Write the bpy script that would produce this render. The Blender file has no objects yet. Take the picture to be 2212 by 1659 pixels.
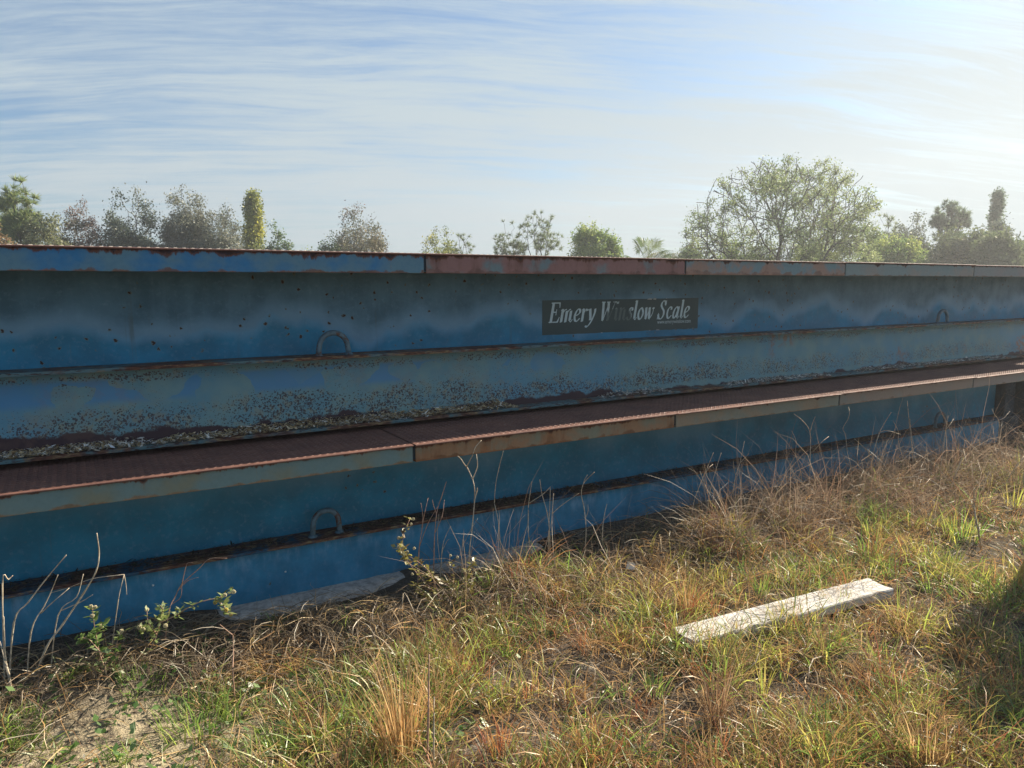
import bpy, math, random
import numpy as np
from mathutils import Vector

# ------------------------------------------------------------------ camera, world, sun, exposure
S = bpy.context.scene
COL = S.collection
R = math.radians
SUN_AZ, SUN_EL = 82.8, 32.0          # azimuth from +Y towards +X

cd = bpy.data.cameras.new('camera')
cd.sensor_width = 36.0
cd.lens = 1600 / 2212 * 36.0
cd.clip_start = 0.05
cd.clip_end = 3000
camera = bpy.data.objects.new('camera', cd)
COL.objects.link(camera)
camera.location = (0, 0, 1.6)
camera.rotation_euler = (R(90 - 7.9), 0, R(-30.7))
S.camera = camera

W = bpy.data.worlds.new('World')
S.world = W
W.use_nodes = True


class NT:
    """small helper to write node trees"""
    def __init__(self, tree):
        self.t = tree

    def n(self, typ, **kw):
        nd = self.t.nodes.new(typ)
        for k, v in kw.items():
            setattr(nd, k, v)
        return nd

    def s(self, sock, v):
        if v is None:
            return
        if hasattr(v, 'is_output') or isinstance(v, bpy.types.NodeSocket):
            self.t.links.new(v, sock)
        else:
            if sock.type == 'RGBA' and len(v) == 3:
                v = (*v, 1)
            sock.default_value = v

    def m(self, op, a, b=None, c=None, clamp=False):
        nd = self.n('ShaderNodeMath', operation=op, use_clamp=clamp)
        self.s(nd.inputs[0], a)
        if b is not None:
            self.s(nd.inputs[1], b)
        if c is not None:
            self.s(nd.inputs[2], c)
        return nd.outputs[0]

    def vm(self, op, a, b=None, out=0):
        nd = self.n('ShaderNodeVectorMath', operation=op)
        self.s(nd.inputs[0], a)
        if b is not None:
            self.s(nd.inputs[1], b)
        return nd.outputs[out]

    def noise(self, vec, scale, detail=4.0, rough=0.55, dist=0.0, out=0):
        nd = self.n('ShaderNodeTexNoise')
        self.s(nd.inputs['Vector'], vec)
        nd.inputs['Scale'].default_value = scale
        nd.inputs['Detail'].default_value = detail
        nd.inputs['Roughness'].default_value = rough
        nd.inputs['Distortion'].default_value = dist
        return nd.outputs[out]

    def vor(self, vec, scale, feature='F1', rnd=1.0, out='Distance'):
        nd = self.n('ShaderNodeTexVoronoi', feature=feature)
        self.s(nd.inputs['Vector'], vec)
        nd.inputs['Scale'].default_value = scale
        nd.inputs['Randomness'].default_value = rnd
        return nd.outputs[out]

    def mix(self, f, a, b, blend='MIX'):
        nd = self.n('ShaderNodeMix', data_type='RGBA', blend_type=blend)
        nd.clamp_factor = True
        self.s(nd.inputs[0], f)
        self.s(nd.inputs[6], a)
        self.s(nd.inputs[7], b)
        return nd.outputs[2]

    def ss(self, x, lo, hi, a=0.0, b=1.0):
        nd = self.n('ShaderNodeMapRange', interpolation_type='SMOOTHSTEP')
        self.s(nd.inputs[0], x)
        for i, v in ((1, lo), (2, hi), (3, a), (4, b)):
            self.s(nd.inputs[i], v)
        return nd.outputs[0]

    def xyz(self, v):
        nd = self.n('ShaderNodeSeparateXYZ')
        self.s(nd.inputs[0], v)
        return nd.outputs

    def vec(self, x, y, z):
        nd = self.n('ShaderNodeCombineXYZ')
        for i, v in enumerate((x, y, z)):
            self.s(nd.inputs[i], v)
        return nd.outputs[0]


# --- sky: clear sky node under thin streaky cirrus
w = NT(W.node_tree)
sky = w.n('ShaderNodeTexSky', sky_type='NISHITA', sun_disc=False)
sky.sun_elevation = R(SUN_EL)
sky.sun_rotation = R(SUN_AZ)
sky.air_density = 1.0
sky.dust_density = 1.2
sky.ozone_density = 1.5
tc = w.n('ShaderNodeTexCoord')
D = tc.outputs['Generated']
dx, dy, dz = w.xyz(D)
SD = Vector((math.sin(R(SUN_AZ)) * math.cos(R(SUN_EL)), math.cos(R(SUN_AZ)) * math.cos(R(SUN_EL)), math.sin(R(SUN_EL))))
zz = w.m('ADD', w.m('MAXIMUM', dz, 0.0), 0.16)
# cloud plane, turned so that the bands run roughly across the view
ca, sa = math.cos(R(-24)), math.sin(R(-24))
px = w.m('DIVIDE', dx, zz)
py = w.m('DIVIDE', dy, zz)
qx = w.m('ADD', w.m('MULTIPLY', px, ca), w.m('MULTIPLY', py, sa))
qy = w.m('SUBTRACT', w.m('MULTIPLY', py, ca), w.m('MULTIPLY', px, sa))
warp = w.noise(w.vec(px, py, 0.0), 0.55, 3.0, 0.5)
qy2 = w.m('ADD', qy, w.m('MULTIPLY', warp, 0.40))
n1 = w.noise(w.vec(w.m('MULTIPLY', qx, 0.35), w.m('MULTIPLY', qy2, 1.25), 3.7), 1.3, 7.0, 0.60, 0.15)
n2 = w.noise(w.vec(w.m('MULTIPLY', qx, 0.62), w.m('MULTIPLY', qy2, 4.4), 9.1), 2.6, 10.0, 0.70, 0.35)
n3 = w.noise(w.vec(px, py, 1.3), 0.8, 3.0, 0.5)
sd = w.vm('DOT_PRODUCT', D, tuple(SD), out=1)
cl = w.m('ADD', w.m('ADD', w.m('MULTIPLY', n1, 0.45), w.m('MULTIPLY', n2, 0.60)), w.m('ADD', w.m('MULTIPLY', w.m('SUBTRACT', n3, 0.5), 0.22), w.m('MULTIPLY', w.m('SUBTRACT', sd, 0.45), 0.16)))
dist_h = w.ss(dz, 0.0, 0.40, 0.17, 0.02)
cover = w.ss(w.m('ADD', cl, dist_h), 0.43, 0.75, 0.12, 0.98)
glow = w.m('POWER', w.m('MAXIMUM', sd, 0.0), 7.0)
cbright = w.m('ADD', 5.35, w.m('MULTIPLY', glow, 0.1))
hz = w.ss(dz, 0.0, 0.5, 0.0, 1.0)
ccol = w.mix(hz, (0.86, 0.98, 1.04), (0.80, 0.99, 1.12))
ccol = w.mix(w.m('MULTIPLY', glow, 1.2, clamp=True), ccol, (0.99, 1.09, 1.11))
cvec = w.vm('SCALE', ccol)
w.t.nodes[-1].inputs[3].default_value = 1.0
w.s(w.t.nodes[-1].inputs[3], cbright)
skyb = w.vm('MULTIPLY', sky.outputs[0], (0.66, 0.88, 1.06))
full = w.mix(cover, skyb, cvec)
bg = W.node_tree.nodes['Background']
w.s(bg.inputs[0], full)
bg.inputs[1].default_value = 0.056

sl = bpy.data.lights.new('sun', 'SUN')
sl.energy = 5.0
sl.angle = R(0.6)
sl.color = (1.0, 0.88, 0.70)
sun = bpy.data.objects.new('sun', sl)
COL.objects.link(sun)
sun.location = (20, 2, 14)
sun.rotation_euler = SD.to_track_quat('Z', 'Y').to_euler()

S.view_settings.view_transform = 'Standard'
S.view_settings.look = 'None'
S.view_settings.exposure = 1.12
S.view_settings.gamma = 1.0
S.cycles.max_bounces = 6
S.cycles.transparent_max_bounces = 8
S.cycles.use_denoising = True

# ------------------------------------------------------------------ pixel helpers (used only to read real positions off the photo)
_y, _p = R(30.7), R(7.9)
CF = np.array([math.sin(_y) * math.cos(_p), math.cos(_y) * math.cos(_p), -math.sin(_p)])
CR = np.array([math.cos(_y), -math.sin(_y), 0.0])
CU = np.cross(CR, CF)
CP = np.array([0, 0, 1.6])


def ray(x, y):
    return CF * 1600 + CR * (x - 1106) - CU * (y - 829.5)


def ground_at(x, y, z=0.0):
    d = ray(x, y)
    return CP + d * (z - 1.6) / d[2]


def on_plane_through(x, y, P):
    """point of the pixel ray on the vertical plane through P that faces the camera"""
    n = np.array([math.sin(_y), math.cos(_y), 0.0])
    d = ray(x, y)
    return CP + d * (np.dot(np.asarray(P) - CP, n) / np.dot(d, n))


# ------------------------------------------------------------------ object helpers
def link(o, parent=None):
    COL.objects.link(o)
    if parent is not None:
        o.parent = parent
    return o


def mesh_np(name, V, F, mat, parent=None, col=None, smooth=False, uv=None):
    """V (n,3), F (m,k) all faces with the same k"""
    V = np.ascontiguousarray(V, dtype=np.float32)
    F = np.ascontiguousarray(F, dtype=np.int32)
    me = bpy.data.meshes.new(name)
    me.vertices.add(len(V))
    me.vertices.foreach_set('co', V.ravel())
    k = F.shape[1]
    me.loops.add(F.size)
    me.loops.foreach_set('vertex_index', F.ravel())
    me.polygons.add(len(F))
    me.polygons.foreach_set('loop_start', np.arange(0, F.size, k, dtype=np.int32))
    me.polygons.foreach_set('loop_total', np.full(len(F), k, dtype=np.int32))
    if smooth:
        me.polygons.foreach_set('use_smooth', np.ones(len(F), dtype=bool))
    if col is not None:
        a = me.attributes.new('Col', 'FLOAT_COLOR', 'POINT')
        c4 = np.ones((len(V), 4), dtype=np.float32)
        c4[:, :3] = col
        a.data.foreach_set('color', c4.ravel())
    me.update(calc_edges=True)
    me.validate()
    if mat is not None:
        me.materials.append(mat)
    return link(bpy.data.objects.new(name, me), parent)


class MB:
    """collects boxes, prisms, tubes; builds ONE mesh object"""
    def __init__(self):
        self.v, self.f = [], []

    def add(self, V, F):
        o = len(self.v)
        self.v += [tuple(map(float, p)) for p in V]
        self.f += [tuple(i + o for i in f) for f in F]
        return self

    def box(self, x0, x1, y0, y1, z0, z1):
        V = [(x, y, z) for z in (z0, z1) for y in (y0, y1) for x in (x0, x1)]
        F = [(0, 2, 3, 1), (4, 5, 7, 6), (0, 1, 5, 4), (2, 6, 7, 3), (0, 4, 6, 2), (1, 3, 7, 5)]
        return self.add(V, F)

    def profile_x(self, prof, x0, x1, nx=1):
        """closed (y,z) profile swept along x"""
        n = len(prof)
        V = []
        for i in range(nx + 1):
            x = x0 + (x1 - x0) * i / nx
            V += [(x, y, z) for y, z in prof]
        F = []
        for i in range(nx):
            for j in range(n):
                a, b = i * n + j, i * n + (j + 1) % n
                F.append((a, b, b + n, a + n))
        F.append(tuple(range(n - 1, -1, -1)))
        F.append(tuple(nx * n + j for j in range(n)))
        return self.add(V, F)

    def tube(self, pts, rad, k=8, caps=True):
        P = [Vector(p) for p in pts]
        rr = rad if hasattr(rad, '__len__') else [rad] * len(P)
        V, F = [], []
        up = Vector((0.13, 0.2, 1)).normalized()
        for i, p in enumerate(P):
            t = (P[min(i + 1, len(P) - 1)] - P[max(i - 1, 0)]).normalized()
            a = t.cross(up)
            if a.length < 0.05:
                a = t.cross(Vector((1, 0, 0)))
            a.normalize()
            b = t.cross(a)
            for j in range(k):
                th = 2 * math.pi * j / k
                V.append(p + (a * math.cos(th) + b * math.sin(th)) * rr[i])
        for i in range(len(P) - 1):
            for j in range(k):
                a, b = i * k + j, i * k + (j + 1) % k
                F.append((a, b, b + k, a + k))
        if caps:
            F.append(tuple(range(k - 1, -1, -1)))
            F.append(tuple((len(P) - 1) * k + j for j in range(k)))
        return self.add(V, F)

    def lathe(self, prof, c, k=20, axis='Z'):
        V, F = [], []
        for r, h in prof:
            for j in range(k):
                th = 2 * math.pi * j / k
                a, b = r * math.cos(th), r * math.sin(th)
                V.append((c[0] + a, c[1] + b, c[2] + h) if axis == 'Z' else (c[0] + a, c[1] + h, c[2] + b))
        for i in range(len(prof) - 1):
            for j in range(k):
                a, b = i * k + j, i * k + (j + 1) % k
                F.append((a, b, b + k, a + k))
        F.append(tuple(range(k - 1, -1, -1)))
        F.append(tuple((len(prof) - 1) * k + j for j in range(k)))
        return self.add(V, F)

    def build(self, name, mat, parent=None, smooth=False, bevel=0.0):
        me = bpy.data.meshes.new(name)
        me.from_pydata(self.v, [], self.f)
        me.update()
        if mat is not None:
            me.materials.append(mat)
        if smooth:
            me.polygons.foreach_set('use_smooth', np.ones(len(me.polygons), dtype=bool))
        o = link(bpy.data.objects.new(name, me), parent)
        if bevel:
            b = o.modifiers.new('bevel', 'BEVEL')
            b.width = bevel
            b.segments = 2
            b.limit_method = 'ANGLE'
        return o


def tag(o, label=None, cat=None, group=None, kind=None):
    if label:
        o['label'] = label
    if cat:
        o['category'] = cat
    if group:
        o['group'] = group
    if kind:
        o['kind'] = kind
    return o


def empty(name, loc=(0, 0, 0), rz=0.0):
    e = bpy.data.objects.new(name, None)
    e.empty_display_size = 0.2
    e.location = loc
    e.rotation_euler = (0, 0, rz)
    COL.objects.link(e)
    return e


# ------------------------------------------------------------------ materials
def new_mat(name):
    m = bpy.data.materials.new(name)
    m.use_nodes = True
    t = NT(m.node_tree)
    b = m.node_tree.nodes['Principled BSDF']
    return m, t, b


def obj_coord(t):
    return t.n('ShaderNodeTexCoord').outputs['Object']


def bump(t, b, h, strength=0.3, dist=0.01):
    nd = t.n('ShaderNodeBump')
    nd.inputs['Strength'].default_value = strength
    nd.inputs['Distance'].default_value = dist
    t.s(nd.inputs['Height'], h)
    t.s(b.inputs['Normal'], nd.outputs[0])


RUST_D = (0.045, 0.020, 0.016)
RUST_M = (0.13, 0.050, 0.028)
RUST_O = (0.30, 0.13, 0.055)
TAN = (0.34, 0.25, 0.12)
BLUE = (0.026, 0.178, 0.298)
BLUE_L = (0.063, 0.245, 0.504)
DULL = (0.105, 0.231, 0.315)
TEAL = (0.100, 0.185, 0.200)


def web_paint(name, zl, zh, wob, spots=0.4, top=DULL, low=BLUE, lowchalk=0.0, seed=0.0):
    """weathered blue paint: saturated below a wavy tide line at height z, chalky and dull above it"""
    m, t, b = new_mat(name)
    P = t.vm('ADD', obj_coord(t), (seed, 0, 0))
    x, y, z = t.xyz(P)
    big = t.noise(t.vec(t.m('MULTIPLY', x, 0.9), 0.0, t.m('MULTIPLY', z, 0.25)), 1.7, 3.0, 0.5, 0.3)
    fine = t.noise(t.vec(t.m('MULTIPLY', x, 4.0), 0.0, t.m('MULTIPLY', z, 3.0)), 2.5, 5.0, 0.6)
    hgt = t.m('ADD', z, t.m('ADD', t.m('MULTIPLY', t.m('SUBTRACT', big, 0.5), -wob), t.m('MULTIPLY', t.m('SUBTRACT', fine, 0.5), -0.05)))
    f = t.ss(hgt, zl, zh)
    cloud = t.noise(P, 5.5, 5.0, 0.62)
    vstreak = t.noise(t.vec(t.m('MULTIPLY', x, 14.0), 0.0, t.m('MULTIPLY', z, 1.1)), 1.0, 4.0, 0.6)
    topc = t.mix(t.ss(cloud, 0.35, 0.68), top, tuple(c * 0.72 for c in top))
    topc = t.mix(t.ss(vstreak, 0.45, 0.80, 0.0, 0.22), topc, (0.182, 0.336, 0.462))
    lowc = t.mix(t.ss(cloud, 0.35, 0.7), low, tuple(c * 1.45 for c in low))
    edge = t.m('MULTIPLY', t.ss(hgt, zl - 0.05, zh - 0.02), t.ss(hgt, zh + 0.10, zh, 0.0, 1.0))
    base = t.mix(f, lowc, topc)
    base = t.mix(t.m('MULTIPLY', edge, 0.55), base, (0.210, 0.392, 0.560))
    # chalk mottling, wipe marks and fine scratches
    mot = t.noise(P, 38.0, 6.0, 0.7)
    base = t.mix(t.ss(mot, 0.50, 0.78, 0.0, 0.35), base, (0.224, 0.378, 0.504))
    base = t.mix(t.ss(t.noise(P, 90.0, 4.0, 0.7), 0.60, 0.82, 0.0, 0.5), base, (0.042, 0.084, 0.119))
    scr = t.noise(t.vec(t.m('ADD', t.m('MULTIPLY', x, 3.0), t.m('MULTIPLY', z, 5.0)), 0.0, t.m('MULTIPLY', t.m('SUBTRACT', z, t.m('MULTIPLY', x, 0.12)), 110.0)), 1.0, 3.0, 0.5)
    base = t.mix(t.m('MULTIPLY', t.ss(scr, 0.70, 0.76), t.ss(t.noise(P, 3.3, 2.0), 0.5, 0.62)), base, (0.280, 0.448, 0.588))
    run = t.noise(t.vec(t.m('MULTIPLY', x, 22.0), 0.0, t.m('MULTIPLY', z, 0.9)), 1.0, 3.0, 0.6)
    base = t.mix(t.m('MULTIPLY', t.ss(run, 0.62, 0.74, 0.0, 0.55), t.ss(cloud, 0.40, 0.62)), base, (0.105, 0.147, 0.147))
    if lowchalk:
        scuff = t.noise(t.vec(t.m('MULTIPLY', x, 6.0), 0.0, t.m('MULTIPLY', z, 2.0)), 3.0, 6.0, 0.7)
        base = t.mix(t.m('MULTIPLY', t.ss(scuff, 0.42, 0.7), t.ss(t.m('ADD', z, t.m('MULTIPLY', t.m('SUBTRACT', big, 0.5), 0.12)), -0.66, -0.57, lowchalk * 0.22, lowchalk)), base, (0.266, 0.434, 0.588))
    # rust blisters: dark core, tan halo, only where the paint has failed
    dn = t.noise(P, 55.0, 3.0, 0.6, out=1)
    Pw = t.vm('ADD', P, t.vm('SCALE', t.vm('SUBTRACT', dn, (0.700, 0.700, 0.700))))
    t.t.nodes[-2].inputs[3].default_value = 0.03
    v = t.vor(Pw, 17.0)
    region = t.noise(P, 2.1, 2.0, 0.5)
    reg = t.ss(region, 0.62 - spots * 0.25, 0.70 - spots * 0.25)
    size = t.m('MULTIPLY', reg, t.m('MULTIPLY', t.vor(P, 17.0, out='Color'), 0.25))
    halo = t.ss(v, t.m('ADD', size, 0.05), size, 0.0, 0.7)
    core = t.ss(v, size, t.m('MULTIPLY', size, 0.8))
    base = t.mix(t.m('MULTIPLY', halo, reg), base, (0.154, 0.182, 0.126))
    base = t.mix(t.m('MULTIPLY', core, reg), base, RUST_D)
    t.s(b.inputs['Base Color'], base)
    t.s(b.inputs['Roughness'], t.ss(cloud, 0.3, 0.7, 0.42, 0.68))
    b.inputs['Specular IOR Level'].default_value = 0.35
    bump(t, b, t.m('ADD', t.m('MULTIPLY', cloud, 0.3), core), 0.25, 0.004)
    return m


def band_paint(name, ca, cb, mixlo=0.4, mixhi=0.6, rust=0.4, drip=0.4, bottom=0.4, h=0.095, seed=0.0, rustc=RUST_O):
    """deck edge band: paint patches, rust creeping from the top edge and the bottom edge, run-down streaks"""
    m, t, b = new_mat(name)
    P = t.vm('ADD', obj_coord(t), (seed, 0, 0))
    x, y, z = t.xyz(P)
    patch = t.noise(t.vec(t.m('MULTIPLY', x, 1.6), 0.0, t.m('MULTIPLY', z, 2.0)), 2.2, 4.0, 0.55, 0.2)
    streak = t.noise(t.vec(t.m('MULTIPLY', x, 13.0), 0.0, t.m('MULTIPLY', z, 3.0)), 1.0, 7.0, 0.72)
    grain = t.noise(P, 60.0, 4.0, 0.65)
    mid = t.noise(P, 11.0, 5.0, 0.6)
    base = t.mix(t.ss(t.m('ADD', patch, t.m('MULTIPLY', t.m('SUBTRACT', mid, 0.5), 0.12)), mixlo, mixhi), ca, cb)
    wide = t.noise(t.vec(t.m('MULTIPLY', x, 3.2), 0.0, z), 1.6, 3.0, 0.5)
    rmask = t.ss(t.m('ADD', t.m('MULTIPLY', streak, 0.5), t.m('MULTIPLY', wide, 0.5)), 0.66 - rust * 0.28, 0.78 - rust * 0.28)
    rc = t.mix(t.ss(mid, 0.35, 0.65), rustc, tuple(c * 0.55 for c in rustc))
    base = t.mix(t.m('MULTIPLY', rmask, 0.8), base, rc)
    # creeping rust, top edge (z = 0) and bottom edge (z = -h)
    dt = t.m('MULTIPLY', z, -1.0 / h)
    tedge = t.m('ADD', dt, t.m('MULTIPLY', t.m('SUBTRACT', streak, 0.5), -1.1))
    tedge = t.m('ADD', tedge, t.m('MULTIPLY', t.m('SUBTRACT', mid, 0.5), -0.5))
    tedge = t.m('ADD', tedge, t.m('MULTIPLY', t.m('SUBTRACT', wide, 0.5), -0.9))
    base = t.mix(t.ss(tedge, 0.10 + drip * 0.35, drip * 0.32), base, RUST_M)
    base = t.mix(t.ss(tedge, 0.02 + drip * 0.22, drip * 0.2 - 0.04), base, RUST_D)
    be = t.m('ADD', dt, t.m('MULTIPLY', t.m('SUBTRACT', mid, 0.5), 0.9))
    be = t.m('ADD', be, t.m('MULTIPLY', t.m('SUBTRACT', wide, 0.5), 0.8))
    base = t.mix(t.ss(be, 1.02 - bottom * 0.3, 1.14 - bottom * 0.3, 0.0, 0.85), base, rc)
    base = t.mix(t.ss(grain, 0.35, 0.8, 0.0, 0.25), base, tuple(c * 0.6 for c in ca))
    t.s(b.inputs['Base Color'], base)
    b.inputs['Roughness'].default_value = 0.68
    b.inputs['Specular IOR Level'].default_value = 0.25
    bump(t, b, t.m('ADD', grain, mid), 0.25, 0.003)
    return m


def channel_paint(name, zt, zb):
    """lower channel face: teal paint, surviving blue panels, pitting that thickens towards the bottom flange"""
    m, t, b = new_mat(name)
    P = obj_coord(t)
    x, y, z = t.xyz(P)
    rel = t.m('DIVIDE', t.m('SUBTRACT', z, zb), zt - zb)           # 0 bottom, 1 top
    big = t.noise(t.vec(t.m('MULTIPLY', x, 0.7), 0.0, t.m('MULTIPLY', z, 0.8)), 2.0, 3.0, 0.5)
    med = t.noise(P, 7.0, 5.0, 0.6)
    cell = t.vor(t.vm('ADD', P, t.vm('SCALE', t.noise(P, 8.0, 3.0, 0.5, out=1))), 5.0, out='Color')
    for nd in reversed(t.t.nodes):
        if nd.bl_idname == 'ShaderNodeVectorMath' and nd.operation == 'SCALE':
            nd.inputs[3].default_value = 0.10
            break
    cx, cy, cz = t.xyz(cell)
    base = t.mix(t.ss(med, 0.35, 0.65), (0.143, 0.293, 0.345), (0.195, 0.325, 0.332))
    base = t.mix(t.ss(big, 0.48, 0.62, 0.0, 0.7), base, (0.111, 0.293, 0.416))
    fadex = t.ss(x, 4.5, 0.4, 0.0, 0.17)
    bp = t.m('MULTIPLY', t.ss(t.m('ADD', cx, fadex), 0.56, 0.60), t.m('MULTIPLY', t.ss(rel, 0.50, 0.62), t.ss(rel, 0.90, 0.82)))
    bp2 = t.m('MULTIPLY', bp, t.m('MULTIPLY', t.ss(x, 4.5, 1.2, 0.10, 0.62), t.ss(med, 0.28, 0.52, 0.55, 1.0)))
    base = t.mix(bp2, base, (0.065, 0.247, 0.507))
    # pits
    wob = t.m('ADD', rel, t.m('MULTIPLY', t.m('SUBTRACT', big, 0.5), 0.9))
    wob = t.m('ADD', wob, t.m('MULTIPLY', t.m('SUBTRACT', t.noise(P, 3.5, 3.0, 0.5), 0.5), 0.35))
    lowband = t.m('MULTIPLY', t.ss(wob, 0.64, 0.30), t.ss(rel, 0.06, 0.16))
    topband = t.m('MULTIPLY', t.ss(rel, 0.76, 0.84), t.ss(rel, 0.97, 0.90))
    frac = t.m('MULTIPLY', t.ss(t.noise(P, 2.6, 3.0, 0.5), 0.34, 0.56), t.ss(x, 7.0, 3.0, 0.5, 1.0))
    dens = t.m('MAXIMUM', t.m('MULTIPLY', lowband, 1.0), t.m('MULTIPLY', topband, 0.95))
    dens = t.m('MAXIMUM', t.m('MULTIPLY', dens, t.m('ADD', 0.55, t.m('MULTIPLY', frac, 0.6))), t.m('MULTIPLY', frac, 0.42))
    dens = t.m('MULTIPLY', dens, t.m('SUBTRACT', 1.0, t.m('MULTIPLY', bp, 0.92)))
    wv = t.noise(P, 70.0, 3.0, 0.6, out=1)
    off = t.vm('SCALE', t.vm('SUBTRACT', wv, (0.650, 0.650, 0.650)))
    for nd in reversed(t.t.nodes):
        if nd.bl_idname == 'ShaderNodeVectorMath' and nd.operation == 'SCALE':
            nd.inputs[3].default_value = 0.02
            break
    Pw = t.vm('ADD', P, off)
    spots = None
    for sc, k in ((42.0, 0.26), (75.0, 0.42), (130.0, 0.56)):
        v = t.vor(Pw, sc)
        c = t.xyz(t.vor(Pw, sc, out='Color'))[0]
        th = t.m('MULTIPLY', t.m('MULTIPLY', dens, k), t.ss(c, 0.25, 0.9))
        sp = t.ss(v, t.m('ADD', th, 0.03), th)
        sp = t.m('MULTIPLY', sp, t.ss(th, 0.03, 0.08))
        spots = sp if spots is None else t.m('MAXIMUM', spots, sp)
    halo = t.ss(t.noise(P, 26.0, 4.0, 0.6), 0.50, 0.62)
    base = t.mix(t.m('MULTIPLY', t.m('MULTIPLY', halo, dens), 0.5), base, (0.299, 0.260, 0.156))
    base = t.mix(t.m('MULTIPLY', spots, 0.85), base, (0.065, 0.039, 0.044))
    # heavy rust along the foot (left part) and orange blooms
    foot = t.m('ADD', rel, t.m('MULTIPLY', t.m('SUBTRACT', t.noise(P, 9.0, 5.0, 0.65), 0.5), -0.30))
    foot = t.m('ADD', foot, t.m('MULTIPLY', t.m('SUBTRACT', big, 0.5), -0.55))
    footx = t.ss(x, 3.2, 0.6, -0.11, 0.03)
    base = t.mix(t.ss(t.m('SUBTRACT', foot, footx), 0.17, 0.12), base, (0.062, 0.036, 0.042))
    bloom = t.m('MULTIPLY', t.ss(t.noise(P, 1.6, 3.0, 0.5), 0.60, 0.66), t.ss(t.noise(P, 18.0, 4.0, 0.6), 0.44, 0.58))
    base = t.mix(t.m('MULTIPLY', bloom, t.ss(x, 2.5, 6.0, 0.15, 0.85)), base, (0.286, 0.169, 0.111))
    t.s(b.inputs['Base Color'], base)
    b.inputs['Roughness'].default_value = 0.62
    b.inputs['Specular IOR Level'].default_value = 0.3
    bump(t, b, t.m('SUBTRACT', t.m('MULTIPLY', med, 0.3), spots), 0.4, 0.003)
    return m


def rust_metal(name, ca=RUST_D, cb=RUST_M, cc=(0.16, 0.11, 0.09), worn=0.3, scale=9.0):
    m, t, b = new_mat(name)
    P = obj_coord(t)
    a = t.noise(P, scale, 6.0, 0.65)
    c = t.noise(P, scale * 6, 4.0, 0.6)
    base = t.mix(t.ss(a, 0.35, 0.65), ca, cb)
    base = t.mix(t.ss(t.m('ADD', t.m('MULTIPLY', a, 0.5), t.m('MULTIPLY', c, 0.5)), 0.68 - worn * 0.3, 0.80 - worn * 0.3, 0.0, 0.8), base, cc)
    t.s(b.inputs['Base Color'], base)
    t.s(b.inputs['Roughness'], t.ss(c, 0.3, 0.7, 0.55, 0.85))
    b.inputs['Specular IOR Level'].default_value = 0.3
    bump(t, b, t.m('ADD', a, c), 0.4, 0.004)
    return m


def lip_paint(name, paint=(0.09, 0.17, 0.19)):
    """flange plates: paint worn to rust with a flaking tan primer edge"""
    m, t, b = new_mat(name)
    P = obj_coord(t)
    x, y, z = t.xyz(P)
    a = t.noise(t.vec(t.m('MULTIPLY', x, 1.4), y, z), 3.0, 5.0, 0.6)
    c = t.noise(t.vec(t.m('MULTIPLY', x, 1.0), t.m('MULTIPLY', y, 3), t.m('MULTIPLY', z, 5)), 22.0, 5.0, 0.65)
    base = t.mix(t.ss(a, 0.44, 0.56), RUST_M, paint)
    base = t.mix(t.ss(c, 0.52, 0.60), base, RUST_D)
    base = t.mix(t.m('MULTIPLY', t.ss(c, 0.47, 0.40), t.ss(a, 0.60, 0.48)), base, (0.25, 0.17, 0.085))
    t.s(b.inputs['Base Color'], base)
    b.inputs['Roughness'].default_value = 0.75
    bump(t, b, c, 0.3, 0.003)
    return m


def leafy(name, trans=0.45, gloss=0.06):
    """foliage / straw: colour from the per-leaf attribute, light passes through"""
    m = bpy.data.materials.new(name)
    m.use_nodes = True
    nt = m.node_tree
    nt.nodes.clear()
    t = NT(nt)
    at = t.n('ShaderNodeAttribute', attribute_name='Col').outputs['Color']
    d = t.n('ShaderNodeBsdfDiffuse')
    tr = t.n('ShaderNodeBsdfTranslucent')
    g = t.n('ShaderNodeBsdfGlossy')
    g.inputs['Roughness'].default_value = 0.45
    t.s(d.inputs['Color'], at)
    t.s(tr.inputs['Color'], at)
    t.s(g.inputs['Color'], (0.9, 0.9, 0.85))
    mx = t.n('ShaderNodeMixShader')
    mx.inputs[0].default_value = trans
    nt.links.new(d.outputs[0], mx.inputs[1])
    nt.links.new(tr.outputs[0], mx.inputs[2])
    m2 = t.n('ShaderNodeMixShader')
    m2.inputs[0].default_value = gloss
    nt.links.new(mx.outputs[0], m2.inputs[1])
    nt.links.new(g.outputs[0], m2.inputs[2])
    out = t.n('ShaderNodeOutputMaterial')
    nt.links.new(m2.outputs[0], out.inputs[0])
    return m


def simple(name, col, rough=0.7, var=0.25, scale=20.0, bstr=0.2):
    m, t, b = new_mat(name)
    P = obj_coord(t)
    a = t.noise(P, scale, 5.0, 0.6)
    t.s(b.inputs['Base Color'], t.mix(t.ss(a, 0.3, 0.7), tuple(c * (1 - var) for c in col), tuple(min(1, c * (1 + var)) for c in col)))
    b.inputs['Roughness'].default_value = rough
    bump(t, b, a, bstr, 0.004)
    return m


M_BARK = simple('bark', (0.13, 0.115, 0.10), 0.9, 0.35, 6.0, 0.5)
M_LEAF = leafy('leaves', 0.50, 0.04)
M_STRAW = leafy('straw', 0.42, 0.05)
M_GRASS = leafy('grass_blades', 0.60, 0.07)
M_CONC = simple('concrete', (0.46, 0.43, 0.39), 0.95, 0.30, 35.0, 0.8)

# sandy soil
M_SOIL, t, b = new_mat('sandy_soil')
P = obj_coord(t)
a = t.noise(P, 1.1, 5.0, 0.6)
c = t.noise(P, 18.0, 6.0, 0.7)
g = t.noise(P, 140.0, 3.0, 0.6)
px_, py_, pz_ = t.xyz(P)
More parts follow.
